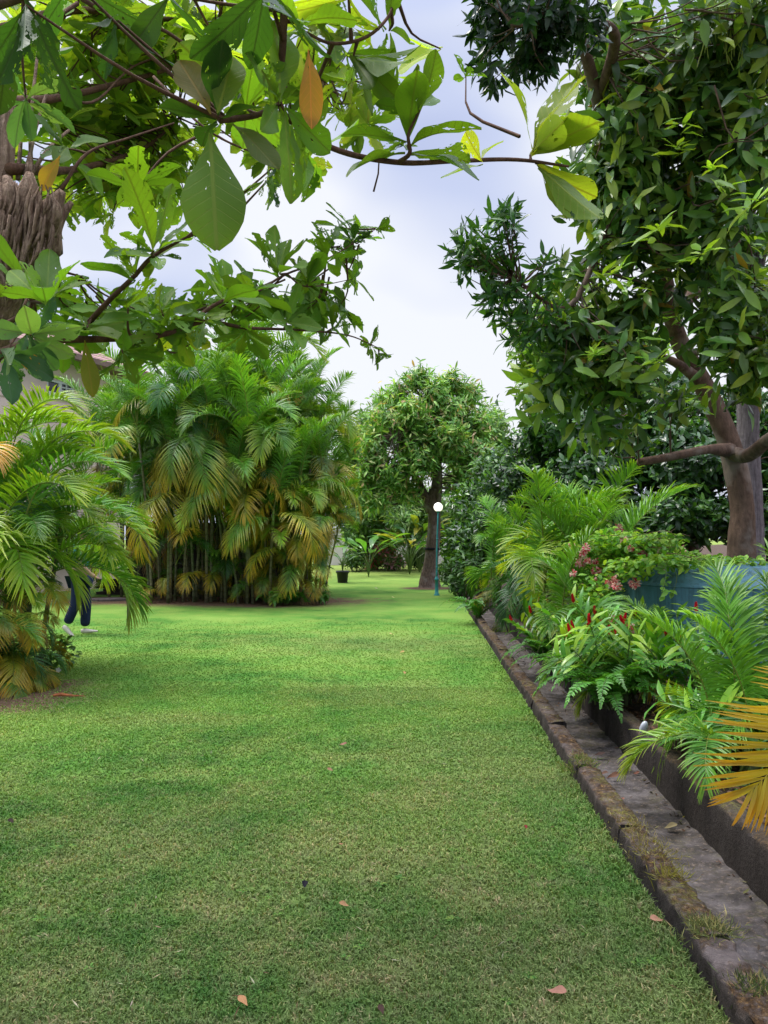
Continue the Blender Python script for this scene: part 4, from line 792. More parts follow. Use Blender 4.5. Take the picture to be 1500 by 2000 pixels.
def straight_tree():
    D = 11.2; x = P(1466, 1080, D)[0]; t = thing('straight_tree', 'straight grey ridged trunk standing directly behind the brown trunk', 'tree', (x, D, 0))
    tr = [(x, D, -.05), P(1466, 1000, D), P(1462, 850, D), P(1462, 600, D), P(1450, 350, D + .3), P(1380, 150, D + .5)]
    limb(t, tr, [.19, .165, .155, .15, .12, .08], B_GREY, 'trunk', 16, .07, 8)
    lm = [([P(1462, 620, D), P(1500, 420, D - .3), P(1520, 200, D)], [.09, .07, .04]), ([P(1455, 420, D), P(1350, 200, D - .4), P(1250, 60, D)], [.08, .06, .03]), ([P(1450, 740, D), P(1420, 640, D - .3), P(1415, 540, D)], [.06, .05, .03])]
    for p, r in lm: limb(t, p, r, B_GREY, 'branch', 10, .06)
    crown(t, [(1300, 120, 10.5, 140, 100, 1.2, 80), (1450, 200, 10.5, 110, 150, 1.2, 95), (1340, 400, 10.8, 110, 100, 1, 60), (1470, 480, 10.6, 90, 130, 1.1, 75), (1500, 650, 10.4, 70, 110, 1, 60), (1400, 300, 10.8, 60, 60, .8, 25)], L_BROAD, .2, .3, [(.04, .12, .02), (.08, .19, .03), (.17, .32, .05)], [.45, .37, .18], 12, seg_points([p for p, r in lm]), .3, T_LAN, twmat=B_GREY, twr=.008)
    m = MB(); n = 46; a = np.stack([P(rng.uniform(1375, 1500), rng.uniform(-60, 30), 6.6) for _ in range(n)])   # hanging pale strands
    for p in a: 
        L = rng.uniform(.2, .6); c = np.array([p, p - [rng.normal() * .02, 0, L / 2], p - [rng.normal() * .04, 0, L]]) - np.array(t.location)
        tube(m, c, [.005, .007, .003], 4, (.24, .30, .05), 3, capend=False)
    m.build('hanging_catkins', L_SMALL, t)
straight_tree()

# ------------------------------------------------------------------ almond tree at the left, close to the camera
def almond():
    base = np.array([-2.25, 2.7, 0.0]); t = thing('almond_tree', 'scarred pale trunked almond tree at the left edge with large broad insect eaten leaves', 'tree', base)
    D = 2.55; top = P(45, 385, D)
    tr = [base + [0, 0, -.03], base + [.03, 0, .5], base + [.25, -.02, 1.2], P(-95, 720, D), P(-45, 600, D), P(0, 510, D), P(38, 440, D), P(48, 398, D)]
    limb(t, tr, [.20, .16, .145, .125, .115, .11, .105, .05], B_ALM, 'trunk', 26, .06, 10)
    stubs = [([P(80, 480, D), P(96, 420, D - .05), P(122, 372, D - .06)], [.075, .045, .012]), ([P(40, 460, D - .05), P(52, 395, D - .1), P(58, 338, D - .1)], [.085, .05, .012]), ([P(85, 450, D - .10), P(104, 415, D - .12), P(100, 385, D - .12)], [.04, .028, .01]), ([P(0, 430, D), P(-5, 360, D), P(10, 300, D), P(14, 180, D), P(0, 60, D)], [.07, .045, .03, .025, .02]), ([P(15, 440, D - .08), P(22, 390, D - .12), P(12, 345, D - .12)], [.06, .035, .012]), ([P(95, 470, D), P(112, 430, D + .02), P(140, 395, D + .03)], [.04, .025, .008])]
    for k in range(60):     # torn bark strips and dry rootlets round the broken head
        a0 = rng.uniform(-20, 105); y0 = rng.uniform(350, 470); stubs.append(([P(a0, y0, D - .13), P(a0 - rng.uniform(-10, 18), y0 + 45, D - .155), P(a0 - rng.uniform(5, 40), y0 + rng.uniform(70, 150), D - .13)], [.002, rng.uniform(.003, .008), .002]))
    for p, r in stubs: limb(t, p, r, B_ALM, 'stub', 9 if r[0] > .02 else 5, .1, 5)
    # epicormic shoots and aerial roots
    for (a, b, c) in (((35, 350), (42, 260), (50, 175)), ((50, 345), (70, 250), (95, 170)), ((55, 350), (95, 290), (140, 250)), ((20, 350), (26, 250), (18, 120)), ((62, 352), (60, 240), (75, 90))):
        limb(t, [P(*a, D), P(*b, D + .1), P(*c, D + .2)], [.008, .006, .005], B_ALM, 'shoot', 6, 0, 4)
    for (a, b, c) in (((20, 420), (10, 500), (28, 590)), ((75, 400), (60, 470), (30, 530)), ((10, 450), (0, 520), (25, 585))):
        limb(t, [P(*a, D - .17), P(*b, D - .16), P(*c, D - .14)], [.006, .005, .004], B_ALM, 'shoot', 6, 0, 4)
    rose = []   # px,py,D,len,n,axis,palette
    br = [ # path, radii
     ([(-150, 60, 2.4), (150, -40, 2.0), (420, -90, 1.7), (540, -30, 1.6), (553, 80, 1.6), (545, 200, 1.65), (600, 262, 1.7), (680, 300, 1.75), (790, 318, 1.85), (900, 314, 1.95), (1010, 312, 2.05), (1110, 325, 2.15)], [.02, .02, .018, .014, .012, .0105, .010, .010, .010, .009, .008, .005]),
     ([(545, 205, 1.65), (500, 225, 1.6), (430, 235, 1.5)], [.009, .009, .010]),
     ([(775, 318, 1.84), (800, 300, 1.8), (798, 262, 1.78), (820, 215, 1.76)], [.008, .008, .006, .004]),
     ([(760, -30, 1.9), (765, 20, 1.85), (720, 70, 1.8), (650, 85, 1.75), (590, 60, 1.7)], [.005, .006, .006, .006, .005]),
     ([(100, -60, 2.0), (180, 10, 2.0), (310, 55, 2.1), (370, 90, 2.2), (470, 125, 2.4), (560, 170, 2.6)], [.012, .010, .008, .008, .006, .004]),
     ([(-60, 720, 2.5), (30, 680, 2.4), (120, 664, 2.35), (200, 662, 2.4), (310, 655, 2.5), (400, 628, 2.65), (480, 640, 2.8), (590, 645, 3.1), (680, 655, 3.3), (740, 680, 3.4)], [.03, .024, .018, .017, .015, .012, .010, .007, .005, .003]),
     ([(165, 640, 2.38), (210, 590, 2.3), (262, 540, 2.25), (300, 500, 2.2), (380, 455, 2.2)], [.014, .012, .010, .009, .004]),
     ([(350, 645, 2.55), (430, 590, 2.7), (500, 570, 2.9), (560, 535, 3.1), (640, 505, 3.3), (735, 447, 3.5)], [.012, .010, .008, .007, .005, .002]),
     ([(560, 535, 3.1), (600, 560, 3.1), (690, 545, 3.2)], [.006, .004, .002]),
     ([(0, 640, 2.3), (60, 600, 2.2), (48, 560, 2.2)], [.012, .009, .006]),
     ([(560, 380, 2.6), (620, 340, 2.7), (500, 300, 2.6), (400, 250, 2.5), (300, 150, 2.6)], [.003, .004, .005, .006, .008]),
     ([(20, 560, 2.5), (100, 530, 2.6), (160, 540, 2.6)], [.01, .008, .005]),
     ([(120, 370, 2.55), (170, 300, 2.6), (250, 270, 2.7), (340, 240, 2.9)], [.010, .008, .006, .004]),
     ([(95, 170, 2.7), (180, 200, 2.9), (260, 130, 3.2), (350, 100, 3.4)], [.008, .008, .006, .004])]
    for p, r in br: limb(t, [P(*q) for q in p], np.array(r) * .66, B_TWIG, 'branch', 8, .05, 6)
    anc = seg_points([[P(*q) for q in p] for p, r in br])
    GR = [(.085, .18, .022), (.12, .235, .028)]; LM = [(.27, .39, .045), (.21, .33, .035)]; DKc = [(.025, .065, .016), (.035, .09, .02)]; TIP = [(.15, .235, .03), (.19, .28, .035)]; BL = [(.06, .13, .06), (.045, .11, .05)]
    spec = [  # px,py,D,leaf length,n,axis,colours,spread
     (1035, 302, 2.08, .26, 9, (.45, -.1, .7), TIP, (10, 80)), (1045, 318, 2.1, .27, 3, (.6, 0, -.6), TIP, (5, 40)),
     (795, 285, 1.82, .22, 8, (0, -.2, .8), GR, (40, 100)), (820, 215, 1.76, .15, 5, (.1, 0, 1), GR, (30, 80)),
     (590, 50, 1.62, .21, 8, (.1, -.2, .8), GR, (40, 110)), (548, 205, 1.6, .21, 7, (.4, -.3, -.2), GR, (50, 110)),
     (690, 110, 1.8, .21, 6, (.7, 0, -.5), GR, (20, 80)), (760, 60, 1.9, .19, 6, (.4, 0, .2), GR, (40, 110)), (425, 232, 1.5, .15, 5, (-.05, -.1, 1), DKc, (20, 100)), (480, 210, 1.62, .18, 6, (0, 0, .9), GR, (40, 110)),
     (265, 540, 2.25, .20, 8, (-.3, -.2, .9), GR, (25, 95)), (305, 495, 2.2, .17, 9, (0, -.2, .8), GR, (40, 110)), (380, 460, 2.2, .13, 6, (.4, 0, .8), GR, (30, 100)),
     (90, 590, 2.1, .20, 8, (0, -.1, 1), GR, (20, 100)), (170, 640, 2.3, .22, 9, (.2, -.2, .7), GR, (40, 110)), (50, 560, 2.3, .22, 7, (.1, 0, .9), GR, (30, 100)),
     (60, 655, 2.0, .16, 8, (.5, -.3, -.3), BL, (30, 100)), (10, 690, 1.9, .17, 6, (.5, -.2, -.6), BL, (20, 80)), (250, 600, 2.4, .2, 7, (.2, -.2, .8), GR, (30, 100)),
     (310, 655, 2.5, .2, 8, (.3, -.2, -.5), GR, (30, 100)), (315, 605, 2.5, .2, 8, (.1, -.2, .9), GR, (30, 100)), (400, 625, 2.6, .2, 9, (.1, -.3, .5), GR, (40, 110)), (435, 585, 2.7, .22, 8, (.3, -.2, .8), GR, (30, 100)),
     (490, 572, 2.9, .24, 9, (.2, -.2, .8), GR, (30, 110)), (545, 535, 3.1, .26, 9, (0, -.2, .9), GR, (20, 110)), (560, 630, 3.0, .2, 9, (.2, -.3, .1), GR, (40, 110)), (600, 555, 3.1, .2, 8, (.3, 0, .6), GR, (30, 110)), (640, 505, 3.3, .19, 9, (.3, 0, .8), GR, (30, 110)),
     (690, 545, 3.2, .16, 8, (.5, 0, .3), GR, (30, 110)), (690, 470, 3.4, .14, 9, (.5, 0, .8), DKc, (20, 90)), (735, 447, 3.5, .13, 6, (.8, 0, .3), GR, (15, 80)), (650, 640, 3.2, .17, 8, (.4, 0, .6), GR, (30, 110)), (725, 675, 3.4, .15, 9, (.4, 0, .1), GR, (30, 110)), (740, 690, 3.4, .10, 5, (.4, 0, -.4), GR, (30, 90)),
     (480, 645, 2.8, .19, 7, (0, -.2, -.7), GR, (40, 100)), (350, 640, 2.6, .19, 6, (0, -.3, -.8), LM, (30, 90)), (240, 690, 2.4, .18, 6, (.2, -.2, -.6), GR, (30, 90)), (270, 365, 2.4, .2, 8, (0, 0, .2), GR, (50, 120)), (130, 290, 2.6, .24, 9, (.3, -.2, .5), GR, (40, 110)), (50, 190, 2.3, .2, 7, (0, 0, .8), BL, (50, 130)),
     (300, 490, 2.1, .24, 2, (0, -.2, 1), GR, (5, 30)), (530, 330, 2.2, .17, 8, (.4, 0, -.1), GR, (40, 110)), (520, 355, 2.2, .13, 5, (.3, 0, -.5), BL, (30, 100)), (600, 300, 2.0, .17, 5, (.4, 0, -.6), GR, (20, 90)), (940, 315, 1.98, .14, 3, (-.4, 0, .3), LM, (40, 100)),
(230, 40, 1.45, .17, 4, (-.1, 0, -.9), DKc, (15, 75)), (50, 10, 1.3, .20, 4, (.1, 0, -1), DKc, (15, 60)), (330, -10, 1.5, .18, 4, (.3, 0, -.4), DKc, (30, 100)), (140, -40, 1.4, .18, 4, (.2, 0, -1), DKc, (20, 80)), (10, 90, 1.7, .18, 5, (0, 0, -1), DKc, (20, 90)),
     (520, -30, 1.4, .2, 5, (.1, 0, -1), DKc, (10, 70)), (680, -10, 1.7, .24, 6, (0, 0, -.2), LM, (60, 120)), (430, 90, 2.0, .16, 9, (.2, 0, .8), LM, (40, 110)), (860, 95, 2.3, .24, 2, (-1, 0, -.1), LM, (5, 30)), (910, 150, 2.4, .1, 4, (.6, 0, .5), GR, (30, 90))]
    for k, (px, py, D, L, n, ax, cols, spr) in enumerate(spec):
        mb = MB(); rosettes(mb, [P(px, py, D) - base], [ax], n, L * (.74 if D > 2.12 else .82), .46, cols + [(c[0] * 1.4, c[1] * 1.2, c[2]) for c in cols[:1]], T_NEAR, spr, .15, None, .30, 0, .18, .28, clusterjit=.12)
        mb.build('leaf_cluster', L_ALM, t)
    C = np.array([P(*s[:3]) for s in spec]); twigs(t, C, anc, B_TWIG, .0035, 1.0, .03, maxlen=.4)
    # single leaves: big hanging one, yellow and orange ones
    def single(px, py, D, L, wd, d, nrm, col, label, bend=.08, rg=.3):
        mb = MB(); leaves(mb, [P(px, py, D) - base], [d], np.array([nrm], float), L, wd, [col], T_NEAR, bend, .2, rg, .0, whole=True); o = mb.build('leaf', L_ALM, t); o['label'] = label
    single(411, 262, 1.45, .225, .125, (.07, -.05, -1), (.15, -1, .1), (.085, .15, .02), 'big hanging green leaf with veins', .05, .35)
    single(425, 222, 1.46, .12, .075, (.25, 0, 1), (.1, -1, .2), (.11, .17, .015), 'upright olive leaf', .05, .2)
    single(412, 222, 1.47, .13, .07, (-.5, 0, .9), (.2, -1, .2), (.15, .13, .02), 'rusty olive leaf', .1, .3)
    single(455, 240, 1.5, .14, .06, (.75, -.2, -.75), (.3, -1, .5), (.10, .14, .02), 'brownish green leaf', .1, .2)
    single(603, 95, 1.62, .17, .055, (.06, 0, -1), (.4, -1, .1), (.42, .20, .03), 'orange dying leaf', .08, .25)
    single(118, 305, 2.4, .12, .06, (-.5, 0, -.75), (.2, -1, .3), (.42, .26, .04), 'yellow dying leaf by the trunk', .2, .3)
    single(165, 665, 2.3, .17, .055, (.18, 0, -1), (.5, -1, .1), (.24, .24, .03), 'yellowing hanging leaf', .12, .1)
    single(30, 680, 2.0, .08, .045, (.8, 0, -.7), (.1, -1, .2), (.55, .27, .02), 'orange curled leaf', .25, .1)
    single(345, 115, 1.9, .14, .05, (.7, 0, -.3), (.2, -1, .5), (.12, .2, .02), 'green leaf', .2, .4)
    # leaf masses behind, backlight put into their brighter yellow-green colours
    blobs = [(120, 120, 3.2, 150, 150, .5, 34), (260, 60, 3.4, 130, 90, .6, 30), (180, 260, 3.5, 140, 110, .6, 30), (300, 200, 3.8, 110, 120, .6, 36), (420, 60, 3.4, 100, 70, .5, 22), (300, 320, 3.8, 80, 80, .5, 20), (60, 300, 3.4, 90, 140, .5, 18), (240, 400, 3.6, 70, 60, .5, 9), (480, 170, 3.6, 90, 60, .5, 18), (620, 110, 3.3, 100, 90, .5, 16), (730, 190, 3.2, 70, 60, .4, 7), (560, 260, 3.6, 60, 50, .4, 6)]
    mb = MB(); anc2 = []
    for (px, py, D, rx, ry, rd, n) in blobs:
        Cc, v = ell_points(n, P(px, py, D), (rx / F * D, rd, ry / F * D), .1); anc2.append(Cc)
        rosettes(mb, Cc - base, v * .6 + [0, 0, .8], 7, .15, .46, [(.21, .33, .04), (.16, .27, .035), (.11, .20, .028), (.30, .40, .055)], T_MID, (45, 105), .15, None, .3, 0, .15, .25)
    for (px, py, D, rx, ry, rd, n) in [(420, 590, 3.2, 110, 40, .3, 9), (600, 590, 3.7, 90, 50, .3, 12), (640, 480, 3.8, 70, 40, .3, 6), (100, 620, 2.9, 110, 50, .3, 12), (300, 640, 3.0, 110, 40, .3, 9)]:
        Cc, v = ell_points(n, P(px, py, D), (rx / F * D, rd, ry / F * D), .1); anc2.append(Cc)
        rosettes(mb, Cc - base, v * .6 + [0, -.2, .6], 7, .145, .46, GR, T_MID, (40, 105), .15, None, .3, 0, .15, .25)
    mb.build('crown', L_ALM, t); anc2 = np.concatenate(anc2)
    extra = [[P(0, 200, 2.55), P(120, 190, 2.9), P(280, 150, 3.3), P(440, 110, 3.4), P(620, 150, 3.4)], [P(20, 330, 2.5), P(150, 330, 3.1), P(280, 290, 3.6), P(350, 230, 3.8)], [P(0, 60, 2.6), P(150, 20, 3), P(350, 40, 3.4)]]
    for e in extra: limb(t, e, [.02, .014, .010, .006, .004][:len(e)], B_TWIG, 'branch', 8, .05)
    twigs(t, anc2, np.concatenate([anc, seg_points(extra)]), B_TWIG, .003, .9, .05, maxlen=.28)
almond()

# ------------------------------------------------------------------ lamp post, pot, person, house, far planting, litter
def lamp():
    b = G(853, 1163); t = thing('garden_lamp', 'teal lamp post with glowing white globe in front of the mango trunk', 'lamp', (b[0], b[1], 0)); D = b[1]
    m = simple('teal_paint', (.035, .26, .25), .45, .15, 10, .4); h = P(856, 1000, D)[2]
    mb = MB(); tube(mb, [(0, 0, .42), (.01, 0, h * .6), (.045, 0, h)], [.028, .024, .022], 12, smooth=True); mb.build('pole', m, t)
    mb = MB(); lathe(mb, [(.075, -.02), (.075, .03), (.05, .05), (.042, .40), (.06, .41), (.06, .45), (.036, .47), (.03, .52)], 20); mb.build('base', m, t)
    mb = MB(); lathe(mb, [(.024, h - .03), (.055, h), (.06, h + .03), (.02, h + .032)], 16, c=(.045, 0, 0)); mb.build('lamp_holder', m, t)
    gm, nt, out = mat('lit_globe'); b_ = bsdf(nt, out, (.9, .88, .8), .3); b_.inputs['Emission Color'].default_value = (1, .93, .78, 1); b_.inputs['Emission Strength'].default_value = 1.3
    a = np.linspace(-math.pi / 2, math.pi / 2, 17); mb = MB(); lathe(mb, [(.122 * math.cos(k) + 1e-4, .122 * math.sin(k)) for k in a], 28, c=(.045, 0, h + .13)); mb.build('globe', gm, t)
    mb = MB(); lathe(mb, [(.03, .74), (.036, .745), (.036, .76), (.03, .765)], 14, c=(.004, 0, 0)); lathe(mb, [(.029, 1.5), (.034, 1.505), (.034, 1.52), (.029, 1.525)], 14, c=(.02, 0, 0)); mb.build('collar', m, t)
lamp()
def broad_plant(name, label, base, n, h, L, wd, cols, cat='plant', group=None, spread=.6, par=None, pname='leaf', matl=L_BROAD):
    t = par or thing(name, label, cat, base, group)
    for i in range(n):
        a = i * 2.4 + random.uniform(-.4, .4); l = spread * random.uniform(.3, 1); hh = h * random.uniform(.6, 1.05); m = MB()
        C = np.array([[0, 0, .02], [math.cos(a) * l * .3, math.sin(a) * l * .3, hh * .6], [math.cos(a) * l, math.sin(a) * l, hh]])
        if par: C[:, 2] += base[2]
        tube(m, C, [.018, .014, .008], 6, (.09, .15, .03), 4, capend=False); d = unit(C[2] - C[1]) + np.array([math.cos(a) * .5, math.sin(a) * .5, -.1])
        leaves(m, [C[2]], [d], np.array([[-math.cos(a) * .4, -math.sin(a) * .4, 1]]), L * random.uniform(.8, 1.1), wd, palette(cols, 1), T_NEAR, .3, .25, .15); m.build(pname, matl, t)
    return t
def pot():
    b = G(669, 1139); t = thing('plant_pot', 'black plastic plant pot at the edge of the big palm clump', 'pot', (b[0], b[1], 0)); m = simple('black_plastic', (.022, .022, .026), .45, .1, 20, .4, .05)
    mb = MB(); lathe(mb, [(.02, .0), (.155, 0), (.165, .02), (.20, .34), (.225, .345), (.23, .42), (.205, .425), (.20, .38), (.01, .37)], 28); mb.build('body', m, t)
    mb = MB(); lathe(mb, [(.198, .395), (.1, .405), (.005, .40)], 20); mb.build('soil', SOIL, t)
    broad_plant('potted_plant', 'young broad leaved plant growing in the black pot', (b[0], b[1], .4), 9, .55, .6, .14, [(.05, .14, .03), (.09, .2, .04)], spread=.3)
pot()
p = P(735, 1070, 30); broad_plant('banana_plant', 'banana like plant with one long arched leaf behind the pot', (p[0] - .3, 30, 0), 9, 1.2, 1.3, .35, [(.07, .19, .03), (.12, .26, .04)], spread=.7)
p = P(800, 1060, 32); broad_plant('bird_of_paradise', 'large leaved dark clump of upright paddles at the far lawn edge', (p[0], 32, 0), 26, 1.6, 1.3, .36, [(.03, .09, .02), (.05, .14, .025), (.25, .25, .04)], spread=1.1)
p = P(775, 1060, 34); broad_plant('bird_of_paradise', 'lighter paddle leaved plant behind the dark clump', (p[0] + 1.0, 34, 0), 18, 2.0, 1.2, .34, [(.10, .2, .03), (.2, .24, .04)], spread=.9)

def person():
    b = G(150, 1240); t = thing('person', 'person in dark navy trousers and pale shoes walking right behind the left palm', 'person', (b[0], b[1] + .1, 0))
    def skin(name, verts, edges, rads, m, root=0, par=t):
        me = bpy.data.meshes.new(name); me.from_pydata([tuple(map(float, v)) for v in verts], edges, []); o = link(name, me, par)
        s = o.modifiers.new('skin', 'SKIN'); s.use_smooth_shade = True
        for i, r in enumerate(rads): me.skin_vertices[0].data[i].radius = r if isinstance(r, tuple) else (r, r)
        me.skin_vertices[0].data[root].use_root = True; sb = o.modifiers.new('sub', 'SUBSURF'); sb.levels = 2; sb.render_levels = 2; me.materials.append(m); return o
    SK = simple('skin', (.30, .17, .11), .55, .1, 12); NV = simple('navy_cloth', (.010, .016, .045), .85, .35, 14, .2, .5); SH = simple('green_cloth', (.03, .16, .14), .85, .2, 14); FT = simple('pale_shoe', (.5, .45, .38), .6, .1)
    # body: pelvis, spine, neck, head, arms with fingers
    V = [(0, 0, .93), (0, 0, 1.12), (.01, 0, 1.32), (.02, 0, 1.43), (.03, 0, 1.50), (.045, 0, 1.60), (.05, 0, 1.68), (0, .17, 1.40), (-.12, .22, 1.13), (-.02, .23, .90), (.02, -.0, 1.41), (0, -.17, 1.40), (.08, -.22, 1.14), (.26, -.22, .97), (-.0, .23, .83), (.33, -.22, .93), (0, .10, .88), (0, -.10, .88)]
    E = [(0, 1), (1, 2), (2, 3), (3, 4), (4, 5), (5, 6), (3, 7), (7, 8), (8, 9), (3, 11), (11, 12), (12, 13), (9, 14), (13, 15), (0, 16), (0, 17)]
    V.pop(10); E = [(a if a < 10 else a - 1, c if c < 10 else c - 1) for a, c in E]
    Rr = [(.15, .11), (.135, .10), (.16, .11), (.08, .07), (.052, .052), (.085, .095), (.06, .07), .055, .042, .028, .055, .042, .028, (.035, .018), (.035, .018), .09, .09]
    skin('body', V, E, Rr, SK)
    for (hx, hy, hz, dx, dz) in ((.0, .23, .83, .02, -1), (.33, -.22, .93, 1, -.4)):
        for k in range(5):
            d = unit([dx + (.5 if k == 4 else 0), 0, dz]); o = np.array([hx, hy + (k - 1.5) * .018 if k < 4 else hy - .03, hz]); ln = [.06, .075, .07, .055, .05][k]
            skin('finger', [o, o + d * ln * .5, o + d * ln + [0, 0, -.01]], [(0, 1), (1, 2)], [.010, .009, .007], SK)
    # shirt
    skin('shirt', [(0, 0, .95), (0, 0, 1.15), (.01, 0, 1.34), (.015, 0, 1.42), (0, .18, 1.40), (-.07, .21, 1.24), (0, -.18, 1.40), (.05, -.21, 1.24)], [(0, 1), (1, 2), (2, 3), (3, 4), (4, 5), (3, 6), (6, 7)], [(.175, .13), (.155, .12), (.175, .125), (.10, .09), .075, .065, .075, .065], SH)
    # trousers, walking to the right: front leg planted ahead, rear leg behind on its toe
    skin('trousers', [(0, 0, .93), (0, .09, .86), (.07, .10, .50), (.05, .10, .10), (0, -.09, .86), (-.02, -.10, .50), (-.16, -.10, .17)], [(0, 1), (1, 2), (2, 3), (0, 4), (4, 5), (5, 6)], [(.17, .13), .105, .085, .082, .105, .085, .078], NV)
    for (x, y_, z, rot) in ((.06, .10, .035, 0), (-.17, -.10, .09, 45)):
        mb = MB(); q = np.linspace(0, 1, 8); wv = np.interp(q, [0, .1, .35, .7, .92, 1], [.02, .036, .036, .048, .035, .01]); hv = np.interp(q, [0, .1, .3, .6, 1], [.03, .04, .045, .028, .012])
        cs = []; a = np.linspace(0, 2 * math.pi, 12, endpoint=False)
        for i in range(8): cs.append(np.stack([np.full(12, -.07 + .27 * q[i]), wv[i] * np.cos(a), np.maximum(hv[i] * np.sin(a), -.033)], 1))
        i, j = np.meshgrid(np.arange(7), np.arange(12), indexing='ij'); i = i.ravel(); j = j.ravel(); j2 = (j + 1) % 12
        mb.add(np.concatenate(cs), np.stack([i * 12 + j, (i + 1) * 12 + j, (i + 1) * 12 + j2, i * 12 + j2], 1)); o = mb.build('shoe', FT, t); o.location = (x, y_, z); o.rotation_euler = (0, R(rot), 0)
    # head details
    HM = simple('dark_hair', (.015, .01, .008), .6, .3, 40); mb = MB(); a = np.linspace(-.2, math.pi / 2, 10)
    lathe(mb, [(.098 * math.cos(k) + 1e-4, .11 * math.sin(k)) for k in a], 20, c=(.035, 0, 1.645)); mb.build('hair', HM, t)
    for s in (-1, 1):
        mb = MB(); a = np.linspace(-math.pi / 2, math.pi / 2, 7); lathe(mb, [(.011 * math.cos(k) + 1e-4, .011 * math.sin(k)) for k in a], 10, c=(.128, s * .032, 1.625)); mb.build('eye', simple('eye_white', (.6, .6, .6), .3, .05), t)
        mb = MB(); lathe(mb, [(.014 * math.cos(k) + 1e-4, .028 * math.sin(k)) for k in a], 10, c=(.045, s * .088, 1.615)); mb.build('ear', SK, t)
    mb = MB(); tube(mb, [(.128, 0, 1.63), (.15, 0, 1.595), (.13, 0, 1.585)], [.008, .014, .006], 8); mb.build('nose', SK, t)
    mb = MB(); tube(mb, [(.125, -.022, 1.565), (.135, 0, 1.562), (.125, .022, 1.565)], [.004, .007, .004], 6); mb.build('mouth', simple('lips', (.35, .12, .1), .5), t)
person()

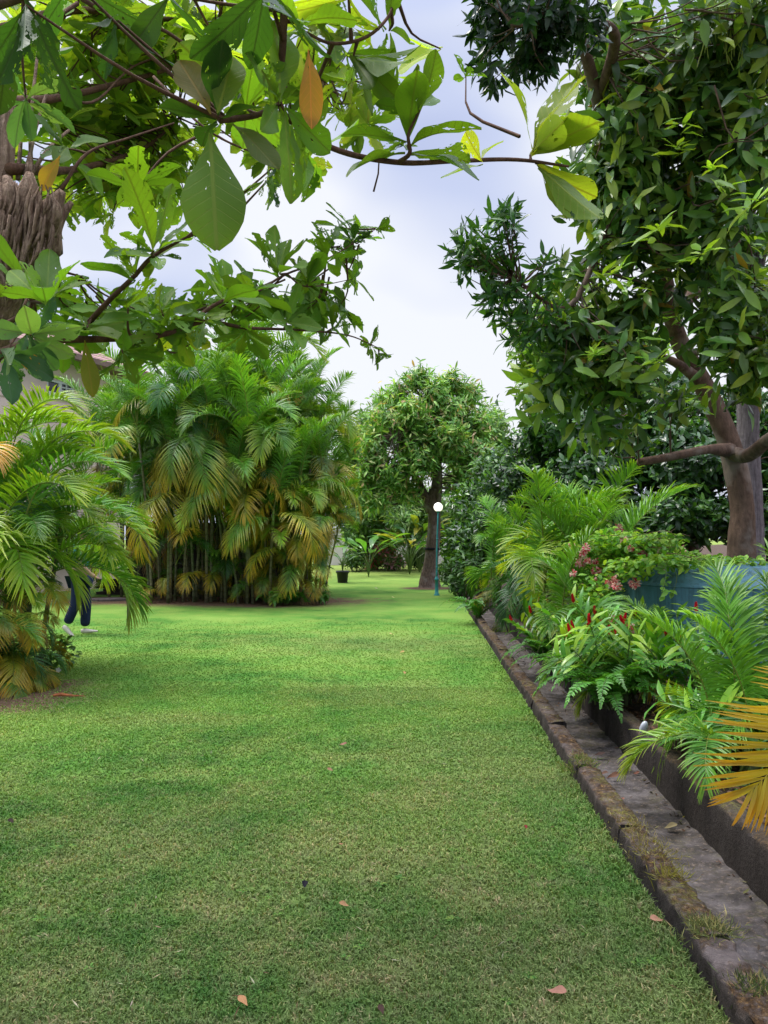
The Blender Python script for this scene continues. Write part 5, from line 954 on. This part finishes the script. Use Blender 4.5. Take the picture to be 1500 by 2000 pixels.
def house():
    # side wall runs from near-left to far-right corner
    c = np.array([(235 - 750) / F * 24, 24, 0]); u = np.array([.447, .894, 0]); n = np.array([.894, -.447, 0])     # n points to the garden
    t = thing('house', 'two storey pale pink house with red tiled roof behind the left palms', 'house', c)
    L, H, Wd = 14.0, 7.0, 9.0; ang = math.atan2(u[1], u[0])
    M = Matrix.Rotation(ang, 4, 'Z')   # local x along wall (0 = far corner, negative towards camera), local y = into the house
    wm, nt, out = mat('pink_render'); p_ = pos(nt); n1 = noise(nt, p_, .8, 5); n2 = noise(nt, p_, 30, 4)
    cc = ramp(nt, n1, [(.3, (.74, .55, .53)), (.7, (.86, .67, .64))]); bsdf(nt, out, cc, .85, bump(nt, n2, .3, .01), .15)
    rm, nt, out = mat('roof_tile'); tcn = obj_co(nt); sp = nd(nt, 'SeparateXYZ', ins={0: tcn}); 
    s = nd(nt, 'Math', operation='SINE', ins={0: nd(nt, 'Math', operation='MULTIPLY', ins={0: sp.outputs[1], 1: 20.0}).outputs[0]}).outputs[0]
    n1 = noise(nt, tcn, 6, 4); cc = ramp(nt, n1, [(.3, (.26, .15, .13)), (.7, (.42, .27, .24))]); cc = mixc(nt, ramp(nt, s, [(.75, 0), (.95, .8)]), cc, (.05, .025, .02)); bsdf(nt, out, cc, .8, bump(nt, s, .6, .04), .2)
    wh = simple('white_frame', (.75, .75, .76), .5, .04); gl = simple('dark_glass', (.025, .03, .04), .08, .1, 2, .6, 0)
    # windows are openings: wall made of panels around them
    wx0, wz0 = None, None
    def hit(px, py):
        d = P(px, py, 1.0) - np.array([0, 0, CAMZ]); o = np.array([0, 0, CAMZ]); k = np.dot(c - o, n) / np.dot(d, n); q = o + d * k - c; return np.dot(q, u), q[2]
    x0, z1 = hit(92, 738); x1, z0 = hit(146, 778)
    if x0 > x1: x0, x1 = x1, x0
    wins = [(x0, x1, z0, z1), (x0 - 4.2, x1 - 4.2, z0, z1), (x0 + .2, x1 + .2, .9, 2.3), (x0 - 4.2, x1 - 4.2, .9, 2.3)]
    xs = sorted({-L, 0.0, *[w_[0] for w_ in wins], *[w_[1] for w_ in wins]}); zs = sorted({0.0, H, .9, 2.3, z0, z1}); mb = MB(); mb.smooth = False
    for a, b in zip(xs[:-1], xs[1:]):
        for e, f in zip(zs[:-1], zs[1:]):
            if any(w_[0] <= (a + b) / 2 <= w_[1] and w_[2] <= (e + f) / 2 <= w_[3] for w_ in wins): continue
            mb.add([[a, 0, e], [b, 0, e], [b, 0, f], [a, 0, f]], [[0, 1, 2, 3]])
    mb.add([[0, 0, 0], [0, Wd, 0], [0, Wd, H], [0, 0, H], [-L, Wd, 0], [-L, 0, 0], [-L, 0, H], [-L, Wd, H]], [[0, 1, 2, 3], [4, 5, 6, 7], [1, 4, 7, 2]])
    for (a, b, e, f) in wins:
        mb.add([[a, 0, e], [b, 0, e], [b, .15, e], [a, .15, e], [a, 0, f], [b, 0, f], [b, .15, f], [a, .15, f]], [[0, 1, 2, 3], [4, 7, 6, 5], [0, 3, 7, 4], [1, 5, 6, 2]])
    W = mb.build('wall', wm, t); W.rotation_euler[2] = ang
    for (a, b, e, f) in wins:
        mb = MB(); mb.smooth = False; fw = .07; y0, y1 = .03, .10
        for q in ((a, e, b, e + fw), (a, f - fw, b, f), (a, e + fw, a + fw, f - fw), (b - fw, e + fw, b, f - fw), ((a + b) / 2 - .05, e + fw, (a + b) / 2 + .05, f - fw)): box(mb, (q[0], y0, q[1]), (q[2], y1, q[3]))
        for s_ in range(2):
            l = a + fw if s_ == 0 else (a + b) / 2 + .05; r_ = (a + b) / 2 - .05 if s_ == 0 else b - fw
            if s_ == 1: box(mb, ((l + r_) / 2 - .018, .05, e + fw), ((l + r_) / 2 + .018, .08, f - fw))
            for k in (1, 2): 
                if s_ == 1: z = e + fw + (f - e - 2 * fw) * k / 3; box(mb, (l, .052, z - .018), (r_, .078, z + .018))
        wn = mb.build('window', wh, t); wn.rotation_euler[2] = ang
        mb = MB(); mb.smooth = False; mb.add([[a, .09, e], [b, .09, e], [b, .09, f], [a, .09, f]], [[0, 1, 2, 3]]); mb.build('pane', gl, wn)
        mb = MB(); mb.smooth = False; box(mb, (a - .12, -.09, e - .09), (b + .12, .03, e - .003)); mb.build('sill', wh, wn)
    # hip roof with eaves
    ov = .7; mb = MB(); mb.smooth = False; hr = 2.4; zz = H - .25
    v = [[-L - ov, -ov, zz], [ov, -ov, zz], [ov, Wd + ov, zz], [-L - ov, Wd + ov, zz], [-L + Wd / 2, Wd / 2, H + hr], [-Wd / 2, Wd / 2, H + hr]]
    mb.add(v, [[0, 1, 5, 4], [2, 3, 4, 5]]); mb.f += [np.array([[1, 2, 5]]), np.array([[3, 0, 4]])]; rf = mb.build('roof', rm, t); rf.rotation_euler[2] = ang
    mb = MB(); mb.smooth = False; box(mb, (-L - ov, -ov, zz - .16), (ov, Wd + ov, zz - .01)); e = mb.build('eaves', simple('brown_eaves', (.20, .13, .11), .7, .15), t); e.rotation_euler[2] = ang
    mb = MB(); mb.smooth = False; box(mb, (-L, -.03, z0 - .32), (0, -.004, z0 - .24)); e = mb.build('string_course', wm, t); e.rotation_euler[2] = ang
house()
BR = concrete_mat('dark_stone', (.03, .025, .022), (.09, .07, .06), 0)
def walls():
    mb = MB(); mb.smooth = False; box(mb, (0, 0, -.05), (5.0, .3, 1.9)); box(mb, (-.04, -.04, 1.9), (5.04, .34, 1.98)); o = mb.build('dark_filler_wall', BR); o.location = (-7.6, 22.6, 0); tag(o, 'dark wall added to stand for deep shade behind the big palm clump', 'wall')  # added wall that makes the gaps between the palms read as shade
    mb = MB(); mb.smooth = False
    for k in range(5):
        for j in range(6): box(mb, (j * .42 + (k % 2) * .2, 0, k * .085), (j * .42 + .405 + (k % 2) * .2, .35, k * .085 + .075))
    p = G(170, 1165); o = mb.build('stone_planter', BR); o.location = (p[0], p[1] + .6, 0); tag(o, 'low dark block edging left of the big palm clump', 'planter wall')
    p = G(205, 1176); mb = MB(); a = np.linspace(0, 6.283, 14, endpoint=False); rr = 1 + .12 * rng.normal(size=14); top = np.stack([.55 * rr * np.cos(a), .32 * rr * np.sin(a), np.full(14, .06)], 1); bot = top * [1.04, 1.04, 0]
    mb.smooth = False; i = np.arange(14); mb.add(np.vstack([top, bot]), np.stack([i, i + 14, (i + 1) % 14 + 14, (i + 1) % 14], 1)); mb.f.append(i[None] + mb.n - 28)
    o = mb.build('stepping_stone', concrete_mat('slab_stone', (.14, .11, .10), (.26, .21, .19), 0)); o.location = (p[0], p[1] + .3, 0); tag(o, 'flat pale stepping stone before the block edging', 'stepping stone')
    # far white wall
    mb = MB(); mb.smooth = False; box(mb, (-3.5, 43, 0), (5.5, 43.25, 1.9)); box(mb, (-3.55, 42.95, 1.9), (5.55, 43.3, 2.0)); o = mb.build('boundary_wall', simple('white_render', (.62, .56, .56), .85, .12, 1)); tag(o, 'pale pinkish wall beyond the far flower beds', 'wall')
walls()
def bushes():
    specs = [('flowering_bush', 'crimson flowered bush in the far bed behind the pot', 715, 1072, 38, 26, 18, [(.30, .02, .05), (.10, .04, .03), (.06, .14, .03)]), ('flowering_bush', 'pink flowered bush in the middle of the far bed', 757, 1070, 38, 20, 16, [(.55, .12, .18), (.08, .17, .04), (.12, .22, .05)]),
             ('flowering_bush', 'pale green bush under the crimson flowers', 735, 1090, 37, 30, 14, [(.14, .26, .05), (.08, .18, .03), (.45, .1, .14)]), ('flowering_bush', 'low green bush with few blooms beside the dark clump', 772, 1095, 36, 22, 12, [(.12, .22, .04), (.07, .16, .03), (.5, .25, .3)]),
             ('shrub', 'silvery shrub against the far pale wall', 725, 1050, 41, 34, 20, [(.18, .24, .14), (.12, .19, .10)]), ('shrub', 'dark shrub below the pot plant', 695, 1085, 35, 22, 20, [(.05, .12, .03), (.10, .18, .04)]), ('shrub', 'round shrub at the end of the lawn right of the mango', 880, 1110, 27, 16, 26, [(.04, .10, .02), (.07, .15, .03)]), ('shrub', 'bushy shrub beyond the lamp at the lawn edge', 912, 1110, 19, 34, 45, [(.03, .08, .015), (.05, .13, .02)]), ('shrub', 'tall loose shrub left of the mango base', 820, 1080, 37, 30, 24, [(.06, .13, .03), (.1, .18, .03)])]
    for nm, lb, px, py, D, rx, ry, cols in specs:
        c = P(px, py, D); t = thing(nm, lb, 'bush', (c[0], D, 0), 'bushes around the far lawn'); crown(t, [(px, py, D, rx, ry, .9, 130), (px - rx * .3, py + ry * .4, D, rx * .8, ry * .8, .8, 70)], L_SMALL, .2, .35, cols, None, 9, None, 0, T_FAR, shell=.1)
        st = MB()
        for k in range(5): a = rng.normal(size=2) * .3; tube(st, [(a[0] * .3, a[1] * .3, 0), (a[0] * .7, a[1], .3), (a[0], a[1], max(.3, c[2]))], [.02, .015, .01], 5, (.1, .07, .04), 3, capend=False)
        st.build('stems', ATTR, t)
    # ground plants at the feet of the palms
    for (px, py, D, lb) in ((590, 1165, 18.0, 'small fern tuft at the foot of the leafy palm'), (620, 1160, 18.2, 'bright low fern where the clump meets the lawn'), (545, 1172, 17.8, 'dark low fern at the foot of the big clump')):
        t = thing('sword_fern', lb, 'fern', ((px - 750) / F * D, D, 0), 'ferns at the foot of the big clump')
        for i in range(16): frond(t, 'fern', (random.uniform(-.3, .3), random.uniform(-.15, .15), 0), i * 137, random.uniform(-15, 15), random.uniform(.5, .8))
    c = G(95, 1310); t = thing('flowering_weed', 'small leafy weed with one white flower beside the left palm', 'plant', (c[0], c[1], 0)); B = np.array(t.location); m = MB(); n = 260
    C, v = ell_points(n, (0.02, 0, .2), (.3, .22, .2), 0); leaves(m, C, unit(v + rng.normal(size=(n, 3)) * .5), np.array([0, -.3, 1]) + rng.normal(size=(n, 3)) * .4, .075, .04, palette([(.05, .13, .025), (.09, .19, .03)], n), T_ELL); m.build('leaves', L_SMALL, t)
    m = MB()
    for k in range(14): q = C[k * 9]; tube(m, [(q[0] * .3, q[1] * .3, 0), q * .6, q], [.004, .003, .002], 4, (.1, .12, .04), 3, capend=False)
    m.build('stems', ATTR, t)
    m = MB(); q = P(114, 1309, c[1] - .15) - B; a = np.linspace(0, 5.03, 5); leaves(m, np.tile(q, (5, 1)), np.stack([np.cos(a), -.2 + 0 * a, np.sin(a)], 1), np.tile([0, -1., .1], (5, 1)), .035, .026, np.tile([.75, .75, .75], (5, 1)), T_ELL); m.build('flower', PETAL, t)
bushes()
def litter():
    mb = MB(); pts = [G(-120, 1360), G(-30, 1352), G(20, 1345), G(60, 1335), G(88, 1325)]; pts = [p_ + [0, 0, .03] for p_ in pts]; tube(mb, pts, [.025] * 5, 10, (.035, .035, .04), 8, .03); tag(mb.build('hose', ATTR), 'dark grey hose lying on bare soil beside the left palm', 'hose')
    ls = [(1088, 1942, .07, (.45, .22, .15), 'pinkish round leaf near the bottom of the lawn'), (1282, 1800, .06, (.35, .18, .11), 'tan leaf lying close to the kerb'), (672, 1770, .045, (.36, .20, .10), 'small tan leaf in the middle of the near lawn'), (595, 1731, .05, (.012, .01, .016), 'black curled leaf on the near lawn'), (475, 1960, .05, (.33, .17, .08), 'thin brown leaf at the bottom of the lawn'), (670, 1456, .06, (.25, .13, .09), 'brown leaf in the dry patch of lawn'), (645, 1506, .05, (.34, .19, .11), 'tan leaf just below the dry patch leaf'), (665, 1652, .045, (.42, .2, .12), 'orange leaf left of the lawn centre'), (785, 1275, .08, (.35, .25, .09), 'yellowish leaf on the bright lawn'), (765, 1240, .09, (.45, .36, .15), 'pale yellow leaf on the far bright lawn'), (790, 1316, .07, (.3, .18, .08), 'small leaf below the yellowish leaf'), (1027, 1618, .035, (.2, .03, .03), 'tiny red leaf near the kerb'), (745, 1977, .04, (.07, .04, .03), 'dark brown leaf at the bottom edge'), (22, 1607, .05, (.03, .02, .015), 'dark leaf at the left edge of the lawn'), (768, 1168, .12, (.5, .42, .2), 'pale leaf on the lawn near the mango tree'), (735, 1150, .12, (.45, .45, .25), 'leaf on the lawn between pot and mango'), (122, 1385, .06, (.5, .47, .42), 'whitish scrap on the lawn near the bare soil')]
    for (px, py, L, c, lb) in ls:
        g = G(px, py, .022); a = random.uniform(0, 6.28); m = MB(); leaves(m, [(-L / 2 * math.cos(a), -L / 2 * math.sin(a), .004)], [(math.cos(a), math.sin(a), .12)], np.array([[.15, -.35, 1.]]), L, L * .55, [c], T_NEAR, -.12, .35, .2); o = m.build('fallen_leaf', DRYLEAF); o.location = g; tag(o, lb, 'fallen leaf', 'fallen leaves on the lawn')
    for (px, py, L, c, lb) in ((1198, 1523, .10, (.14, .07, .045), 'large curled brown leaf in the drain'), (1178, 1515, .07, (.12, .07, .05), 'brown leaf beside the large one in the drain'), (1310, 1621, .08, (.22, .18, .09), 'yellowish dry leaf lying across the drain'), (1170, 1478, .09, (.08, .05, .04), 'dark leaf pile at the shaded end of the drain'), (1243, 1515, .05, (.2, .09, .06), 'small reddish leaf on the drain floor'), (1215, 1566, .04, (.3, .14, .1), 'little rusty leaf by the kerb in the drain')):
        g = G(px, py, -.11); a = random.uniform(0, 6.28); m = MB(); leaves(m, [(-L / 2, 0, .01)], [(1, .3 * math.sin(a), .1)], np.array([[.1, -.4, 1.]]), L, L * .45, [c], T_NEAR, -.2, .6, .3); o = m.build('fallen_leaf', DRYLEAF); o.location = g; tag(o, lb, 'fallen leaf', 'dead leaves in the drain')
    g = G(128, 1361, .02); m = MB(); tube(m, [(-.12, 0, .012), (-.05, .01, .02), (.06, 0, .012), (.19, -.01, .01)], [.012, .018, .010, .003], 8, (.30, .10, .035), 5, .1); o = m.build('dead_branch', ATTR); o.location = g; tag(o, 'rusty red dry palm husk lying on the lawn by the left palm', 'dead branch')
    g = G(1253, 1432, .16); m = MB(); a = np.linspace(-1.57, 1.57, 8); lathe(m, [(.028 * math.cos(k) + 1e-4, .05 * math.sin(k)) for k in a], 12, (.5, .52, .56), (0, 0, .045)); o = m.build('pale_stone', ATTR); o.location = g; o.rotation_euler = (.2, .3, 0); o.scale = (1, .7, 1); tag(o, 'small whitish stone standing on the dark wall', 'stone')
    # leaf litter over the planting bed soil
    n = 2600; Y = rng.uniform(2.5, 12, n); X = kx(Y, 1.68) + rng.uniform(0, 1, n) ** 1.5 * 1.6; m = MB(); a = rng.uniform(0, 6.28, n)
    leaves(m, np.stack([X, Y, .125 + .04 * np.sin(X * 5) * np.sin(Y * 3.1) + rng.uniform(0, .03, n)], 1), np.stack([np.cos(a), np.sin(a), rng.normal(size=n) * .25], 1), np.array([0, 0, 1]) + rng.normal(size=(n, 3)) * .35, .06 * rng.uniform(.5, 1.3, n), .025, palette([(.13, .07, .04), (.07, .04, .025), (.2, .11, .06)], n), T_LAN, -.2, .3)
    tag(m.build('leaf_litter', DRYLEAF), 'brown leaf litter covering the soil of the right bed', 'leaf litter', kind='stuff')
litter()
def weeds():
    dm = MB(); n = 420; Y = rng.uniform(2.2, 14, n); off = np.where(rng.uniform(0, 1, n) < .6, 1.13 + rng.uniform(0, .05, n), 1.13 + rng.uniform(0, .41, n)); off = np.where(rng.uniform(0, 1, n) < .35, 1.54 - rng.uniform(0, .05, n), off); X = kx(Y, off); a = rng.uniform(0, 6.28, n)
    leaves(dm, np.stack([X, Y, rng.uniform(-.118, -.10, n)], 1), np.stack([np.cos(a), np.sin(a), rng.uniform(0, .35, n)], 1), np.tile([0, 0, 1.], (n, 1)) + rng.normal(size=(n, 3)) * .5, rng.uniform(.015, .055, n), rng.uniform(.006, .02, n), palette([(.10, .055, .035), (.05, .035, .025), (.18, .11, .06), (.12, .12, .05)], n), T_LAN, -.25, .4)
    tag(dm.build('drain_debris', DRYLEAF), 'leaf crumbs and dirt gathered along the edges of the drain floor', 'debris', kind='stuff')
    m = MB()
    for k in range(150):
        y = rng.uniform(2.2, 9) ; x = rng.uniform(-.52 * y, kx(y, .93)); n = int(rng.integers(5, 12)); r = rng.uniform(.012, .03)
        a = rng.uniform(0, 6.28, n); d = np.stack([np.cos(a), np.sin(a), np.full(n, .35)], 1)
        leaves(m, np.tile([x, y, .012], (n, 1)) + d * .004, d, np.tile([0, 0, 1.], (n, 1)) + rng.normal(size=(n, 3)) * .2, r * rng.uniform(.7, 1.3, n), r * .4, palette([(.10, .22, .04), (.16, .26, .05), (.06, .15, .03)], n), T_LAN, .3, .2)
    n = 900; Y = rng.uniform(2.2, 13, n); X = rng.uniform(-.52, .5, n) * Y; k_ = X < kx(Y, .95); X, Y = X[k_], Y[k_]; n = len(X); a = rng.uniform(0, 6.28, n)    # clippings and straw
    leaves(m, np.stack([X, Y, rng.uniform(.012, .024, n)], 1), np.stack([np.cos(a), np.sin(a), rng.normal(size=n) * .2], 1), np.tile([0, 0, 1.], (n, 1)) + rng.normal(size=(n, 3)) * .3, rng.uniform(.02, .05, n), rng.uniform(.002, .006, n), palette([(.35, .29, .16), (.42, .38, .25), (.12, .07, .04)], n), T_FAR, .1, .1)
    tag(m.build('weeds', TUFT), 'tiny weeds and dry clippings scattered in the near lawn', 'weeds', kind='stuff')
weeds()
